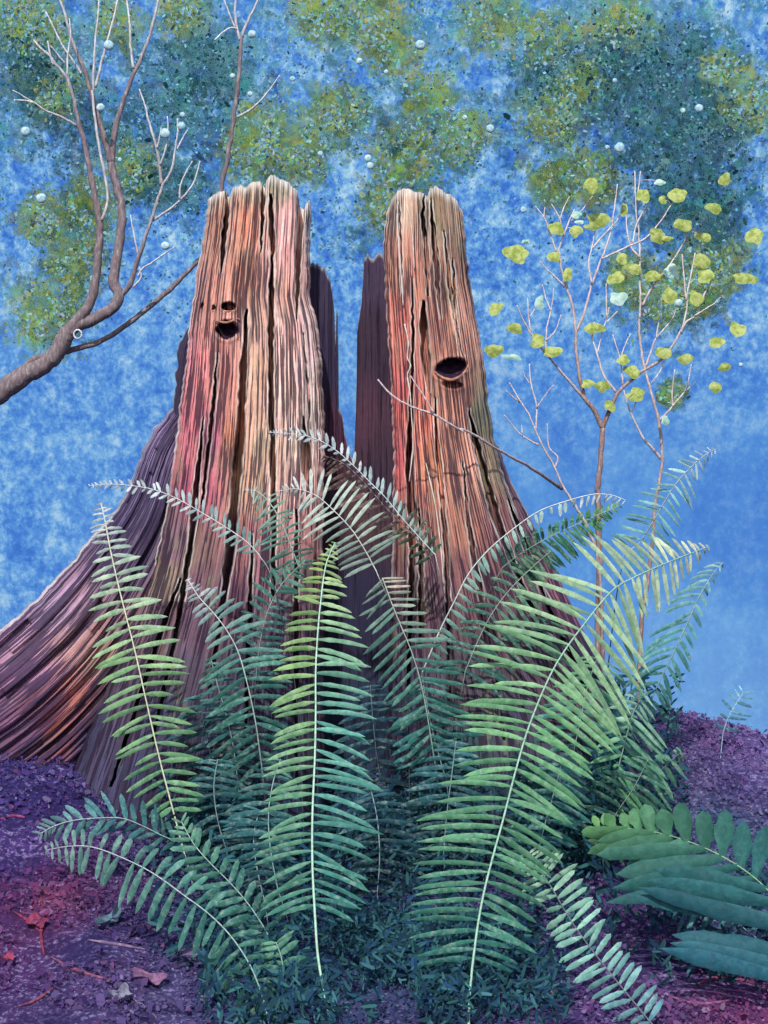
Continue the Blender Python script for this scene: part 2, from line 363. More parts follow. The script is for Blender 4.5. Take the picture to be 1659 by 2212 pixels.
def wood_mat(name, dark_lo, dark_hi, us=1.0, moss=1.0, dark=(44, 28, 52), pale=1.0, sat=0.5):
    m = NT(name)
    uv = m.n('ShaderNodeUVMap', uv_map='grain').outputs[0]
    base = m.attr('tone').outputs['Color']; rim = m.attr('rim').outputs['Fac']
    wob = m.noise(m.mapping(uv, (4, 2.2, 1)), 1.0, 3, 0.5)
    cx = m.n('ShaderNodeCombineXYZ'); m.l(m.math('MULTIPLY', wob, 0.014), cx.inputs[0])
    av = m.n('ShaderNodeVectorMath', operation='ADD'); m.l(uv, av.inputs[0]); m.l(cx.outputs[0], av.inputs[1]); uvw = av.outputs[0]
    strip = m.noise(m.mapping(uvw, (36 * us, 1.1, 1)), 1.0, 2, 0.5)                   # broad strips of wood colour
    strip2 = m.noise(m.mapping(uvw, (90 * us, 1.6, 1), (3, 1, 0)), 1.0, 2, 0.5)
    line = m.noise(m.mapping(uvw, (120 * us, 2.6, 1), (9, 4, 0)), 1.0, 3, 0.6)         # fine dark grain lines
    line2 = m.noise(m.mapping(uvw, (210 * us, 4.0, 1), (1, 8, 0)), 1.0, 2, 0.5)
    lo_ = m.noise(m.mapping(uvw, (7 * us, 1.4, 1), (4, 4, 0)), 1.0, 3, 0.55)
    hue = m.ramp(strip, [(0.26, (1.0, .62, .55)), (0.38, (1.10, .86, .68)), (0.46, (1.0, .84, .80)), (0.54, (1.12, 1.0, 1.0)), (0.62, (.86, .92, .74)), (0.74, (.95, .72, .88))])
    c = m.mix(sat * 1.4, base, m.mix(1.0, base, hue, 'MULTIPLY'))
    c = m.mix(m.fr(strip2, 0.50, 0.62, 0, 0.9 * pale), c, m.mix(1.0, c, (1.5, 1.5, 1.55, 1), 'MULTIPLY'))
    ms = m.noise(m.mapping(uv, (14, 3.2, 1), (2, 2, 0)), 1.0, 5, 0.68)
    c = m.mix(m.fr(ms, 0.55, 0.64, 0, 0.6 * moss), c, m.mix(0.4, lin4((128, 134, 96)), base))
    c = m.mix(m.math('MULTIPLY', rim, m.fr(line2, 0.3, 0.6, 0.45, 0.95)), c, m.mix(0.15, lin4((238, 232, 220)), base))
    # dark grain comes and goes in bundles
    thr = m.math('ADD', line, m.math('MULTIPLY', m.math('SUBTRACT', lo_, 0.5), 0.35))
    dk = m.fr(thr, dark_hi, dark_lo)
    dk = m.math('MULTIPLY', dk, m.math('SUBTRACT', 1.0, m.math('MULTIPLY', rim, 0.6)))
    c = m.mix(m.math('MULTIPLY', dk, 0.94), c, m.mix(0.10, lin4(dark), base))
    blot = m.noise(m.mapping(uv, (34, 34, 1)), 1.0, 5, 0.7)
    c = m.mix(m.fr(blot, 0.35, 0.7, 0.25, 0.0), c, m.mix(1.0, c, lin4((165, 158, 176)), 'MULTIPLY'))
    hs = m.n('ShaderNodeHueSaturation'); hs.inputs['Saturation'].default_value = 0.86; hs.inputs['Value'].default_value = 0.98; m.l(c, hs.inputs['Color']); c = hs.outputs[0]
    hgt = m.math('ADD', m.math('MULTIPLY', line, 1.0), m.math('MULTIPLY', line2, 0.5))
    return m.bsdf(c, 0.88, hgt, 0.9, 0.012, spec=0.12)
m_wood = wood_mat('weathered_cedar', 0.475, 0.503, sat=0.5, moss=1.35)
m_root = wood_mat('purple_root_wood', 0.515, 0.545, us=0.62, moss=0.8, dark=(46, 34, 68), pale=1.3, sat=0.35)
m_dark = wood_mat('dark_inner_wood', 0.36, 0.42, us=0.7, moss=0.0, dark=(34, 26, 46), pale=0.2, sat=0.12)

def pl(poly, x):
    p = np.asarray(poly, float); return np.interp(x, p[:, 0], p[:, 1])

def cleft_fields(U, Vv, clefts, seed):
    disp = np.zeros_like(U); rim = np.zeros_like(U)
    for j, cft in enumerate(clefts):
        p = np.asarray(cft['p'], float)                       # rows (v, u, half width)
        v0, v1 = p[0, 0], p[-1, 0]
        wob = (vnoise(Vv / 14.0 + 31 * j + seed, np.zeros_like(Vv) + j) - 0.5) * 3.0
        uc = np.interp(Vv, p[:, 0], p[:, 1]) + wob
        hw = np.interp(Vv, p[:, 0], p[:, 2]) * (0.8 + 0.5 * vnoise(Vv / 22.0 + 7 * j, np.zeros_like(Vv) + 3.3))
        inside = ((Vv >= v0) & (Vv <= v1)).astype(float)
        d = np.abs(U - uc)
        disp = np.maximum(disp, inside * cft.get('d', 0.12) * sstep(1.25, 0.75, d / np.maximum(hw, 0.5)))
        rim = np.maximum(rim, inside * sstep(hw + 5, hw + 2, d) * (d > hw * 0.9))
    return disp, rim

def shell(name, U, Vv, YF, YB, mat, parent, ctrl, uvx, rim=None, dark=None):
    """front sheet (U,V,YF) and back sheet (U,V,YB) closed into one solid"""
    n, mcol = U.shape
    def w3(U, V, Y): return np.stack([(U - UC) * K * Y, Y, H - (V - VH) * K * Y], -1)
    A = w3(U, Vv, YF).reshape(-1, 3)
    # the back follows the front's world position, pushed straight back
    B = A.copy(); B[:, 1] = YB.ravel()
    idx = np.arange(n * mcol).reshape(n, mcol)
    q = lambda a, b, c, d: np.stack([a.ravel(), b.ravel(), c.ravel(), d.ravel()], 1)
    f = [q(idx[:-1, :-1], idx[1:, :-1], idx[1:, 1:], idx[:-1, 1:])]
    o = n * mcol
    f.append(q(idx[:-1, :-1] + o, idx[:-1, 1:] + o, idx[1:, 1:] + o, idx[1:, :-1] + o))
    f.append(q(idx[0, :-1], idx[0, 1:], idx[0, 1:] + o, idx[0, :-1] + o))
    f.append(q(idx[-1, :-1], idx[-1, :-1] + o, idx[-1, 1:] + o, idx[-1, 1:]))
    f.append(q(idx[:-1, 0], idx[:-1, 0] + o, idx[1:, 0] + o, idx[1:, 0]))
    f.append(q(idx[:-1, -1], idx[1:, -1], idx[1:, -1] + o, idx[:-1, -1] + o))
    F = np.vstack(f)
    uv = np.stack([uvx.ravel(), (Vv * K * 8).ravel()], 1); uv = np.vstack([uv, uv + (0.9, 0)])
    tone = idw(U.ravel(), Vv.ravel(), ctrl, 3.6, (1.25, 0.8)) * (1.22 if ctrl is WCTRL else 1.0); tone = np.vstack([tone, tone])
    rm = np.zeros(U.shape) if rim is None else rim; rm = np.concatenate([rm.ravel(), np.zeros(o)])
    return mesh_np(name, np.vstack([A, B]), F, mat, parent, uv=uv, cols={'tone': tone}, floats={'rim': rm})

stump = empty('tree_stump', (0.0, 8.2, float(ground(0.0, 8.2))), 'huge weathered hollow stump with two tall reddish broken spires', 'stump')

def grooves(uvx, Vv, seed):
    g1 = fbm(uvx * 60 + seed, Vv * K * 8 * 0.7 + seed, 3); g2 = fbm(uvx * 16 + seed + 5, Vv * K * 8 * 0.4, 3)
    return 0.026 * (0.5 - g1) + 0.055 * (0.5 - g2)

def spire(eL, eR, top, vbot, Y0, bf, seed, clefts, holes, nt_=300, nv=420, wavg=0.55):
    eL = np.asarray(eL, float); eR = np.asarray(eR, float)
    t = np.linspace(0, 1, nt_); t = 0.5 - 0.5 * np.cos(t * math.pi) * 0.35 - (0.5 - t) * 0.65
    t = (t - t[0]) / (t[-1] - t[0])
    uL0 = np.interp(440, eL[:, 1], eL[:, 0]); uR0 = np.interp(440, eR[:, 1], eR[:, 0])
    ut = uL0 + (uR0 - uL0) * t
    vt = pl(top, ut) + (fbm(ut / 7.0, ut * 0 + seed, 3) - 0.5) * 7
    s = np.linspace(0, 1, nv) ** 1.05
    Vv = vt[None] + (vbot - vt[None]) * s[:, None]
    T = np.broadcast_to(t[None], Vv.shape)
    UL = np.interp(Vv, eL[:, 1], eL[:, 0]) + (fbm(Vv / 16, Vv * 0 + seed, 3) - 0.5) * 7 * sstep(0.07, 0.0, T)
    UR = np.interp(Vv, eR[:, 1], eR[:, 0]) + (fbm(Vv / 16, Vv * 0 + seed + 9, 3) - 0.5) * 7 * sstep(0.93, 1.0, T)
    U = UL + (UR - UL) * T
    arc = np.sqrt(np.clip(1 - (2 * T - 1) ** 2, 0, 1))
    bulge = np.interp(Vv, bf[0], bf[1])
    y0 = np.interp(Vv, Y0[0], Y0[1])
    uvx = T * wavg + seed
    disp, rimc = cleft_fields(U, Vv, clefts, seed)
    gr = grooves(uvx, Vv, seed) * np.clip(arc * 2, 0, 1)
    # rounded tops of the broken slats
    rnd = 0.05 * np.exp(-(Vv - vt[None]) / 14.0)
    hol = np.zeros_like(U); hrim = np.zeros_like(U)
    for (hu, hv, ru, rv, tilt, dep) in holes:
        du = (U - hu) * math.cos(tilt) + (Vv - hv) * math.sin(tilt); dv = -(U - hu) * math.sin(tilt) + (Vv - hv) * math.cos(tilt)
        r = np.sqrt((du / ru) ** 2 + (dv / rv) ** 2) + 0.16 * (fbm(U / 14, Vv / 14, 2) - 0.5)
        hol = np.maximum(hol, dep * sstep(1.05, 0.7, r)); hrim = np.maximum(hrim, 0.5 * np.exp(-((r - 1.18) / 0.16) ** 2))
    YF = y0 - bulge * arc + gr + np.minimum(disp, bulge * arc * 0.9 + 0.04) + rnd + hol - 0.012 * hrim
    YB = y0 + 0.16 * arc + 0.02
    rim = np.maximum.reduce([rimc * 0.8 * (Vv < 1300), sstep(24, 3, Vv - vt[None]) * 0.95, sstep(0.018, 0.006, T) * (Vv < 1250), sstep(0.982, 0.994, T) * 0.8 * (Vv < 1300)])
    rim = rim * (hol < 0.01)
    return U, Vv, YF, YB, uvx, rim

YPROF = ([380, 900, 1250, 1850], [8.30, 8.25, 8.15, 7.95]); BPROF = ([380, 1000, 1300, 1850], [0.20, 0.26, 0.34, 0.42])
# left spire
LL = [(455, 380), (448, 440), (438, 520), (426, 580), (416, 650), (406, 720), (400, 790), (388, 880), (378, 960), (368, 1030), (360, 1090), (346, 1160), (325, 1240), (290, 1340), (240, 1460), (180, 1600), (110, 1800), (90, 1860)]
LR = [(672, 380), (672, 470), (668, 540), (670, 590), (669, 640), (686, 700), (693, 760), (698, 830), (701, 900), (701, 1000), (700, 1060), (697, 1200), (700, 1400), (705, 1860)]
LT = [(440, 440), (452, 428), (462, 418), (475, 413), (487, 410), (490, 424), (495, 424), (499, 408), (508, 402), (521, 401), (527, 407), (534, 397), (545, 392), (558, 392), (566, 400), (570, 405), (574, 388), (583, 378), (592, 378), (605, 388), (622, 394), (637, 408), (642, 414), (645, 447), (657, 452), (661, 440), (667, 432), (672, 436), (680, 445)]
LC = [dict(p=[(400, 493, 4), (470, 489, 5), (540, 481, 4.5), (590, 477, 1)], d=.16), dict(p=[(385, 570, 3.5), (450, 568, 4), (545, 563, 1)], d=.14), dict(p=[(420, 584, 2), (480, 587, 5), (540, 589, 5.5), (550, 590, 2)], d=.15),
      dict(p=[(550, 588, 2), (640, 586, 5), (760, 585, 5.5), (900, 587, 5), (1000, 590, 5.5), (1100, 592, 6), (1300, 590, 3)], d=.18), dict(p=[(430, 651, 6), (500, 648, 6), (600, 643, 5), (690, 640, 1)], d=.16),
      dict(p=[(670, 532, 2), (780, 527, 6), (900, 521, 8), (1000, 514, 9), (1060, 509, 9), (1200, 496, 8), (1330, 478, 5), (1500, 450, 2)], d=.2), dict(p=[(900, 655, 1), (960, 660, 8), (1020, 664, 9), (1050, 668, 2)], d=.14),
      dict(p=[(760, 470, 1), (860, 462, 3), (980, 450, 4), (1090, 436, 3)], d=.09), dict(p=[(900, 440, 1), (1040, 425, 5), (1150, 415, 6), (1350, 385, 4), (1600, 330, 2)], d=.14), dict(p=[(720, 655, 1), (800, 662, 2.5), (880, 668, 2.5), (910, 668, 1)], d=.08),
      dict(p=[(1100, 640, 2), (1250, 640, 5), (1500, 640, 4), (1700, 640, 2)], d=.12), dict(p=[(1150, 545, 1), (1300, 540, 4), (1600, 530, 3)], d=.12), dict(p=[(1250, 390, 2), (1330, 360, 5), (1480, 310, 4), (1700, 240, 3)], d=.12)]
LH = [(491, 712, 24, 21, -0.1, 0.11), (494, 663, 16, 11, 0.0, 0.07), (462, 665, 5, 5, 0.2, 0.03), (437, 661, 4, 8, 0.1, 0.03)]
U, Vv, YF, YB, uvx, rim = spire(LL, LR, LT, 1860, YPROF, BPROF, 2.0, LC, LH)
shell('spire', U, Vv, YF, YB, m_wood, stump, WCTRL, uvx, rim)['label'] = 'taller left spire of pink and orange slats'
# right spire
RL = [(838, 380), (834, 470), (828, 530), (830, 600), (835, 690), (840, 760), (843, 830), (846, 900), (850, 1000), (849, 1060), (848, 1150), (845, 1250), (842, 1400), (830, 1860)]
RR = [(990, 380), (998, 450), (1004, 500), (1010, 560), (1015, 610), (1023, 650), (1033, 710), (1045, 780), (1056, 870), (1066, 945), (1090, 1035), (1118, 1115), (1150, 1200), (1200, 1310), (1258, 1420), (1300, 1510), (1340, 1600), (1420, 1860)]
RT = [(830, 470), (838, 448), (846, 430), (858, 412), (870, 407), (885, 409), (896, 416), (906, 412), (916, 418), (923, 424), (930, 408), (943, 402), (955, 408), (965, 420), (975, 419), (984, 428), (992, 442), (1000, 462)]
RC = [dict(p=[(420, 916, 1), (470, 913, 4), (540, 920, 4), (640, 926, 2)], d=.12), dict(p=[(430, 930, 1), (520, 938, 5), (600, 944, 4), (690, 952, 1)], d=.12), dict(p=[(650, 915, 3), (720, 916, 8), (780, 920, 8), (850, 928, 2)], d=.14),
      dict(p=[(600, 890, 1), (720, 892, 2.5), (850, 890, 3), (930, 886, 5), (1030, 886, 8), (1120, 892, 8), (1250, 890, 5), (1500, 880, 3)], d=.17), dict(p=[(880, 1012, 1), (960, 1030, 6), (1040, 1050, 8), (1120, 1072, 8), (1220, 1110, 6), (1400, 1180, 4)], d=.16),
      dict(p=[(560, 978, 1), (640, 983, 3), (740, 990, 1)], d=.08), dict(p=[(860, 940, 1), (960, 945, 4), (1080, 955, 4), (1200, 965, 5), (1500, 975, 4)], d=.13), dict(p=[(1000, 1000, 1), (1150, 1015, 4), (1300, 1040, 5), (1600, 1090, 3)], d=.12),
      dict(p=[(1100, 905, 1), (1200, 910, 5), (1400, 910, 4)], d=.12), dict(p=[(1080, 1098, 2), (1180, 1135, 5), (1300, 1180, 4), (1500, 1270, 4)], d=.12), dict(p=[(440, 862, 1), (520, 866, 2), (640, 868, 1)], d=.06), dict(p=[(500, 960, 1), (620, 972, 3.5), (700, 985, 2), (770, 1000, 1)], d=.1)]
RH = [(974, 796, 37, 21, -0.28, 0.13), (978, 832, 24, 9, 0.12, 0.03)]
U, Vv, YF, YB, uvx, rim = spire(RL, RR, RT, 1860, YPROF, BPROF, 5.0, RC, RH, nt_=280)
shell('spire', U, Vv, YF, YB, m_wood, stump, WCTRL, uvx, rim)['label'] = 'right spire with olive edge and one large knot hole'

# inner rear wall of the hollow trunk
ut = np.linspace(630, 900, 270)
IT = [(620, 565), (665, 572), (678, 568), (690, 574), (700, 580), (712, 602), (717, 622), (719, 640), (727, 642), (728, 700), (724.5, 780), (729, 880), (737, 890), (744, 930), (752, 968), (758, 986), (763, 990), (766, 960), (768, 900), (770, 850), (771, 780), (771.5, 712), (775, 690), (782, 640), (786, 560), (794, 549), (801, 556), (808, 559), (817, 546), (826, 552), (840, 560), (900, 600)]
IT = sorted(IT); vt = pl(IT, ut) + (fbm(ut / 5.0, ut * 0 + 4, 2) - 0.5) * 8
s = np.linspace(0, 1, 260); Vv = vt[None] + (1860 - vt[None]) * s[:, None]
U = np.broadcast_to(ut[None], Vv.shape) + (fbm(Vv / 30, Vv * 0, 3) - 0.5) * 2
uvx = np.broadcast_to((ut[None] - 630) / 270 * 0.6 + 8, Vv.shape)
gap = np.exp(-((U - 770) / 60.0) ** 2)
YF = 8.46 + 0.10 * gap + grooves(uvx, Vv, 8.0) * 0.8 - 0.0001 * np.maximum(0, Vv - 1100)
rim = sstep(9, 3, Vv - vt[None]) * 0.45
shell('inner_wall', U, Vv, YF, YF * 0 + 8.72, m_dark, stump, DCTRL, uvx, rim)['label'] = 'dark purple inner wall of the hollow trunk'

def ribbon(name, Lp, Rp, Y0, bf, seed, mat, ctrl, nt_=140, nv=220, wavg=0.5, clefts=(), label=None, yb=0.2):
    Lc = catmull(Lp, 12); Rc = catmull(Rp, 12)
    def res(P, n):
        d = np.concatenate([[0], np.cumsum(np.linalg.norm(np.diff(P, axis=0), axis=1))]); s_ = np.linspace(0, d[-1], n)
        return np.stack([np.interp(s_, d, P[:, 0]), np.interp(s_, d, P[:, 1])], 1), s_
    A, sa = res(Lc, nv); B, _ = res(Rc, nv)
    t = np.linspace(0, 1, nt_)[None]
    ed = (fbm(sa / 22, sa * 0 + seed, 3) - 0.5)[:, None] * 9 * sstep(0.08, 0.0, t)
    U = A[:, 0:1] * (1 - t) + B[:, 0:1] * t + ed; V = A[:, 1:2] * (1 - t) + B[:, 1:2] * t + ed
    arc = np.sqrt(np.clip(1 - (2 * t - 1) ** 2, 0, 1)); ss = np.linspace(0, 1, nv)[:, None]
    y0 = Y0[0] + (Y0[1] - Y0[0]) * ss; b = bf[0] + (bf[1] - bf[0]) * ss
    uvx = np.broadcast_to(t * wavg + seed, U.shape); al = np.broadcast_to(sa[:, None], U.shape)
    step = vnoise(np.floor(uvx * 26) * 7.7 + 0.5 + seed, np.floor(al * K * 8 * 0.9 + 3 * vnoise(np.floor(uvx * 26) * 3.3, uvx * 0)) * 5.1 + .5)
    plank = 0.085 * (step - 0.5)
    g1 = fbm(uvx * 40 + seed, al * K * 8 * 0.7, 3); g2 = fbm(uvx * 14 + seed, al * K * 8 * 0.4, 3)
    YF = y0 - b * arc + (plank + 0.05 * (0.5 - g1) + 0.06 * (0.5 - g2)) * np.clip(arc * 2, 0, 1)
    n, mc = U.shape
    A3 = np.stack([(U - UC) * K * YF, YF, H - (V - VH) * K * YF], -1).reshape(-1, 3); B3 = A3.copy(); B3[:, 1] = (y0 + yb * arc + 0.02).ravel()
    idx = np.arange(n * mc).reshape(n, mc); o_ = n * mc
    q = lambda a, b_, c, d: np.stack([a.ravel(), b_.ravel(), c.ravel(), d.ravel()], 1)
    F = np.vstack([q(idx[:-1, :-1], idx[1:, :-1], idx[1:, 1:], idx[:-1, 1:]), q(idx[:-1, :-1] + o_, idx[:-1, 1:] + o_, idx[1:, 1:] + o_, idx[1:, :-1] + o_), q(idx[0, :-1], idx[0, 1:], idx[0, 1:] + o_, idx[0, :-1] + o_),
                   q(idx[-1, :-1], idx[-1, :-1] + o_, idx[-1, 1:] + o_, idx[-1, 1:]), q(idx[:-1, 0], idx[:-1, 0] + o_, idx[1:, 0] + o_, idx[1:, 0]), q(idx[:-1, -1], idx[1:, -1], idx[1:, -1] + o_, idx[:-1, -1] + o_)])
    uv = np.stack([uvx.ravel(), (al * K * 8).ravel()], 1); uv = np.vstack([uv, uv + (0.9, 0)])
    tone = idw(U.ravel(), V.ravel(), ctrl, 3.0); tone = np.vstack([tone, tone])
    rim = np.broadcast_to(sstep(0.03, 0.01, t), U.shape); rim = np.concatenate([rim.ravel(), np.zeros(o_)])
    ob = mesh_np(name, np.vstack([A3, B3]), F, mat, stump, uv=uv, cols={'tone': tone}, floats={'rim': rim * 0.7})
    if label: ob['label'] = label
    return ob
ribbon('root', [(376, 880), (345, 915), (322, 945), (303, 985), (283, 1040), (250, 1098), (190, 1172), (105, 1268), (0, 1362), (-140, 1468), (-300, 1560)],
       [(480, 960), (470, 1080), (450, 1200), (415, 1320), (365, 1440), (290, 1560), (180, 1680), (40, 1780), (-140, 1890)], (8.42, 7.90), (0.12, 0.20), 11.0, m_root, RCTRL, nt_=200, nv=320, wavg=0.75, label='long purple and pink root flaring down to the left', yb=0.3)
ribbon('outer_slab', [(410, 705), (395, 728), (384, 765), (379, 830), (374, 900), (366, 1000), (352, 1090), (335, 1180)], [(440, 720), (440, 740), (440, 780), (435, 840), (430, 900), (425, 1000), (420, 1090), (400, 1180)],
       (8.42, 8.35), (0.06, 0.08), 14.0, m_dark, [(390, 800, (62, 50, 76)), (372, 950, (56, 46, 72))], nt_=40, nv=120, wavg=0.15, label='dark slab behind the left spire', yb=0.08)
# a second root on the right, mostly under the ferns
ribbon('root', [(1075, 960), (1105, 1040), (1140, 1110), (1185, 1200), (1240, 1320), (1300, 1440), (1370, 1560), (1450, 1680)], [(1000, 1000), (1020, 1100), (1050, 1200), (1100, 1320), (1150, 1440), (1200, 1560), (1250, 1680), (1300, 1800)],
       (8.46, 8.3), (0.12, 0.2), 17.0, m_root, [(1100, 1100, (120, 84, 96)), (1200, 1280, (150, 84, 110)), (1280, 1450, (96, 72, 96)), (1400, 1600, (60, 74, 90))], nt_=100, nv=160, wavg=0.35, label='reddish purple root flaring down to the right')

# knots: dark hollow and a ridged rim
m = NT('knot_dark'); pos = m.n('ShaderNodeNewGeometry').outputs['Position']
m_knot = m.bsdf(m.mix(m.fr(m.noise(pos, 60, 4, .6), .4, .65), lin4((40, 27, 48)), lin4((62, 42, 60))), 0.9, m.noise(pos, 60, 4, .6), .6, .01, spec=.1)
m = NT('knot_rim'); pos = m.n('ShaderNodeNewGeometry').outputs['Position']
m_krim = m.bsdf(m.mix(m.fr(m.noise(pos, 45, 4, .6), .4, .62), lin4((150, 104, 96)), lin4((196, 142, 112))), 0.85, m.noise(pos, 60, 4, .6), .7, .01, spec=.1)
def front_y(u, v, side):
    eL, eR = (LL, LR) if side == 'l' else (RL, RR)
    a = np.interp(v, [p[1] for p in eL], [p[0] for p in eL]); b = np.interp(v, [p[1] for p in eR], [p[0] for p in eR])
    t = min(max((u - a) / (b - a), 0.001), 0.999); arc = math.sqrt(1 - (2 * t - 1) ** 2)
    return float(np.interp(v, *YPROF) - np.interp(v, *BPROF) * arc)
def knot(poly, side, arcpart, r=0.009, rim=True):
    P = catmull([p for p in poly] + [poly[0]], 6)[:-1]
    c0 = P.mean(0); V = []; n = len(P)
    for k_, (sc, dep) in enumerate([(1.02, 0.012), (0.85, 0.05), (0.5, 0.08), (0.12, 0.09)]):
        for p in P:
            q = c0 + (p - c0) * sc; V.append(W(q[0], q[1], front_y(q[0], q[1], side) + dep - 0.006))
    F = [(k_ * n + i, k_ * n + (i + 1) % n, (k_ + 1) * n + (i + 1) % n, (k_ + 1) * n + i) for k_ in range(3) for i in range(n)] + [tuple(3 * n + i for i in range(n))]
    mesh_np('knot_hole', V, F, m_knot, stump)
    if rim:
        a, b = arcpart; Q = []
        for i in range(int(a * n), int(b * n) + 1):
            p = P[i % n]; q = c0 + (p - c0) * 1.1; Q.append(W(q[0], q[1], front_y(q[0], q[1], side) - 0.004))
        rr = [r * (0.4 + 0.8 * math.sin(math.pi * (i + .5) / len(Q))) * random.uniform(.8, 1.2) for i in range(len(Q))]
        v_, f_ = tube(Q, rr, 8); mesh_np('knot_rim', v_, f_, m_krim, stump)
knot([(466, 694), (490, 698), (514, 691), (515, 716), (506, 735), (484, 730), (474, 712)], 'l', (0.0, 0.32), 0.005)
knot([(478, 668), (486, 655), (496, 649), (508, 657), (511, 668), (495, 672)], 'l', (0.7, 0.98), 0.004)
knot([(456, 666), (461, 660), (467, 664), (464, 671), (459, 671)], 'l', (0.0, 1.0), 0.003, False)
knot([(433, 655), (440, 653), (441, 668), (436, 668)], 'l', (0, 1), 0.003, False)
knot([(938, 798), (946, 788), (962, 784), (985, 775), (1004, 769), (1010, 780), (1006, 795), (994, 810), (975, 818), (955, 812)], 'r', (0.55, 1.0), 0.006)
# the wavy seams of resin on the spires
m = NT('pale_seam'); m_seam = m.bsdf(lin4((206, 196, 186)), 0.8, spec=.1)
def seam(poly, side, r=0.0035):
    P = catmull(poly, 6); Q = [W(p[0], p[1], front_y(p[0], p[1], side) - 0.004) for p in P]
    v_, f_ = tube(Q, [r * random.uniform(.5, 1.2) for _ in Q], 6); mesh_np('seam', v_, f_, m_seam, stump)
seam([(860, 436), (858, 480), (862, 540), (867, 600), (871, 660)], 'r'); seam([(880, 445), (890, 500), (895, 580)], 'r', .003)
seam([(874, 700), (882, 740), (880, 772), (887, 790), (880, 812), (886, 850), (889, 900), (892, 960), (884, 1040)], 'r'); seam([(920, 1000), (940, 1090), (952, 1180), (958, 1260)], 'r', .003)

# ------------------------------------------------------------------ ferns
def frond_mat(name, tip, mid, base, mott=(0.5, 0.8), left=None):
    m = NT(name)
    f = m.attr('along').outputs['Fac']; rnd = m.attr('chance').outputs['Fac']
    pos = m.n('ShaderNodeNewGeometry').outputs['Position']
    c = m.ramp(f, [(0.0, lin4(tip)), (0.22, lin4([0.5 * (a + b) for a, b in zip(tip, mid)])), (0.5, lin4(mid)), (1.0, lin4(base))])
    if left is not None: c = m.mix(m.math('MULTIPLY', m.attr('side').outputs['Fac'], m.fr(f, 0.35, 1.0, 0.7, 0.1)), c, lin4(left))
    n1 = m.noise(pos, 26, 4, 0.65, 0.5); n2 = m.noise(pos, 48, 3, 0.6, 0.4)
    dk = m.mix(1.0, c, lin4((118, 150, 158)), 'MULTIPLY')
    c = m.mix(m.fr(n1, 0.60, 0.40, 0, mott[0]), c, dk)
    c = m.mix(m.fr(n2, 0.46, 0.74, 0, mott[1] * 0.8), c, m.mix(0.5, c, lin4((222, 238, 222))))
    c = m.mix(m.fr(rnd, 0.1, 1.0, 0, 0.5), c, dk)
    return m.bsdf(c, 0.62, n2, 0.3, 0.004, transl=0.3, spec=0.2)
def stem_mat(name, stipe, tip, base):
    m = NT(name); f = m.attr('along').outputs['Fac']; pos = m.n('ShaderNodeNewGeometry').outputs['Position']
    c = m.ramp(f, [(0.0, lin4(tip)), (0.5, lin4(base)), (1.0, lin4((58, 62, 72) if stipe else base))])
    c = m.mix(m.fr(m.noise(pos, 60, 3, .6), .4, .65, 0, .4), c, m.mix(1.0, c, lin4((150, 150, 130)), 'MULTIPLY'))
    return m.bsdf(c, 0.6, spec=.25)
def lift(c, g=1.13):
    return [min(238, x * g + 4) for x in c]
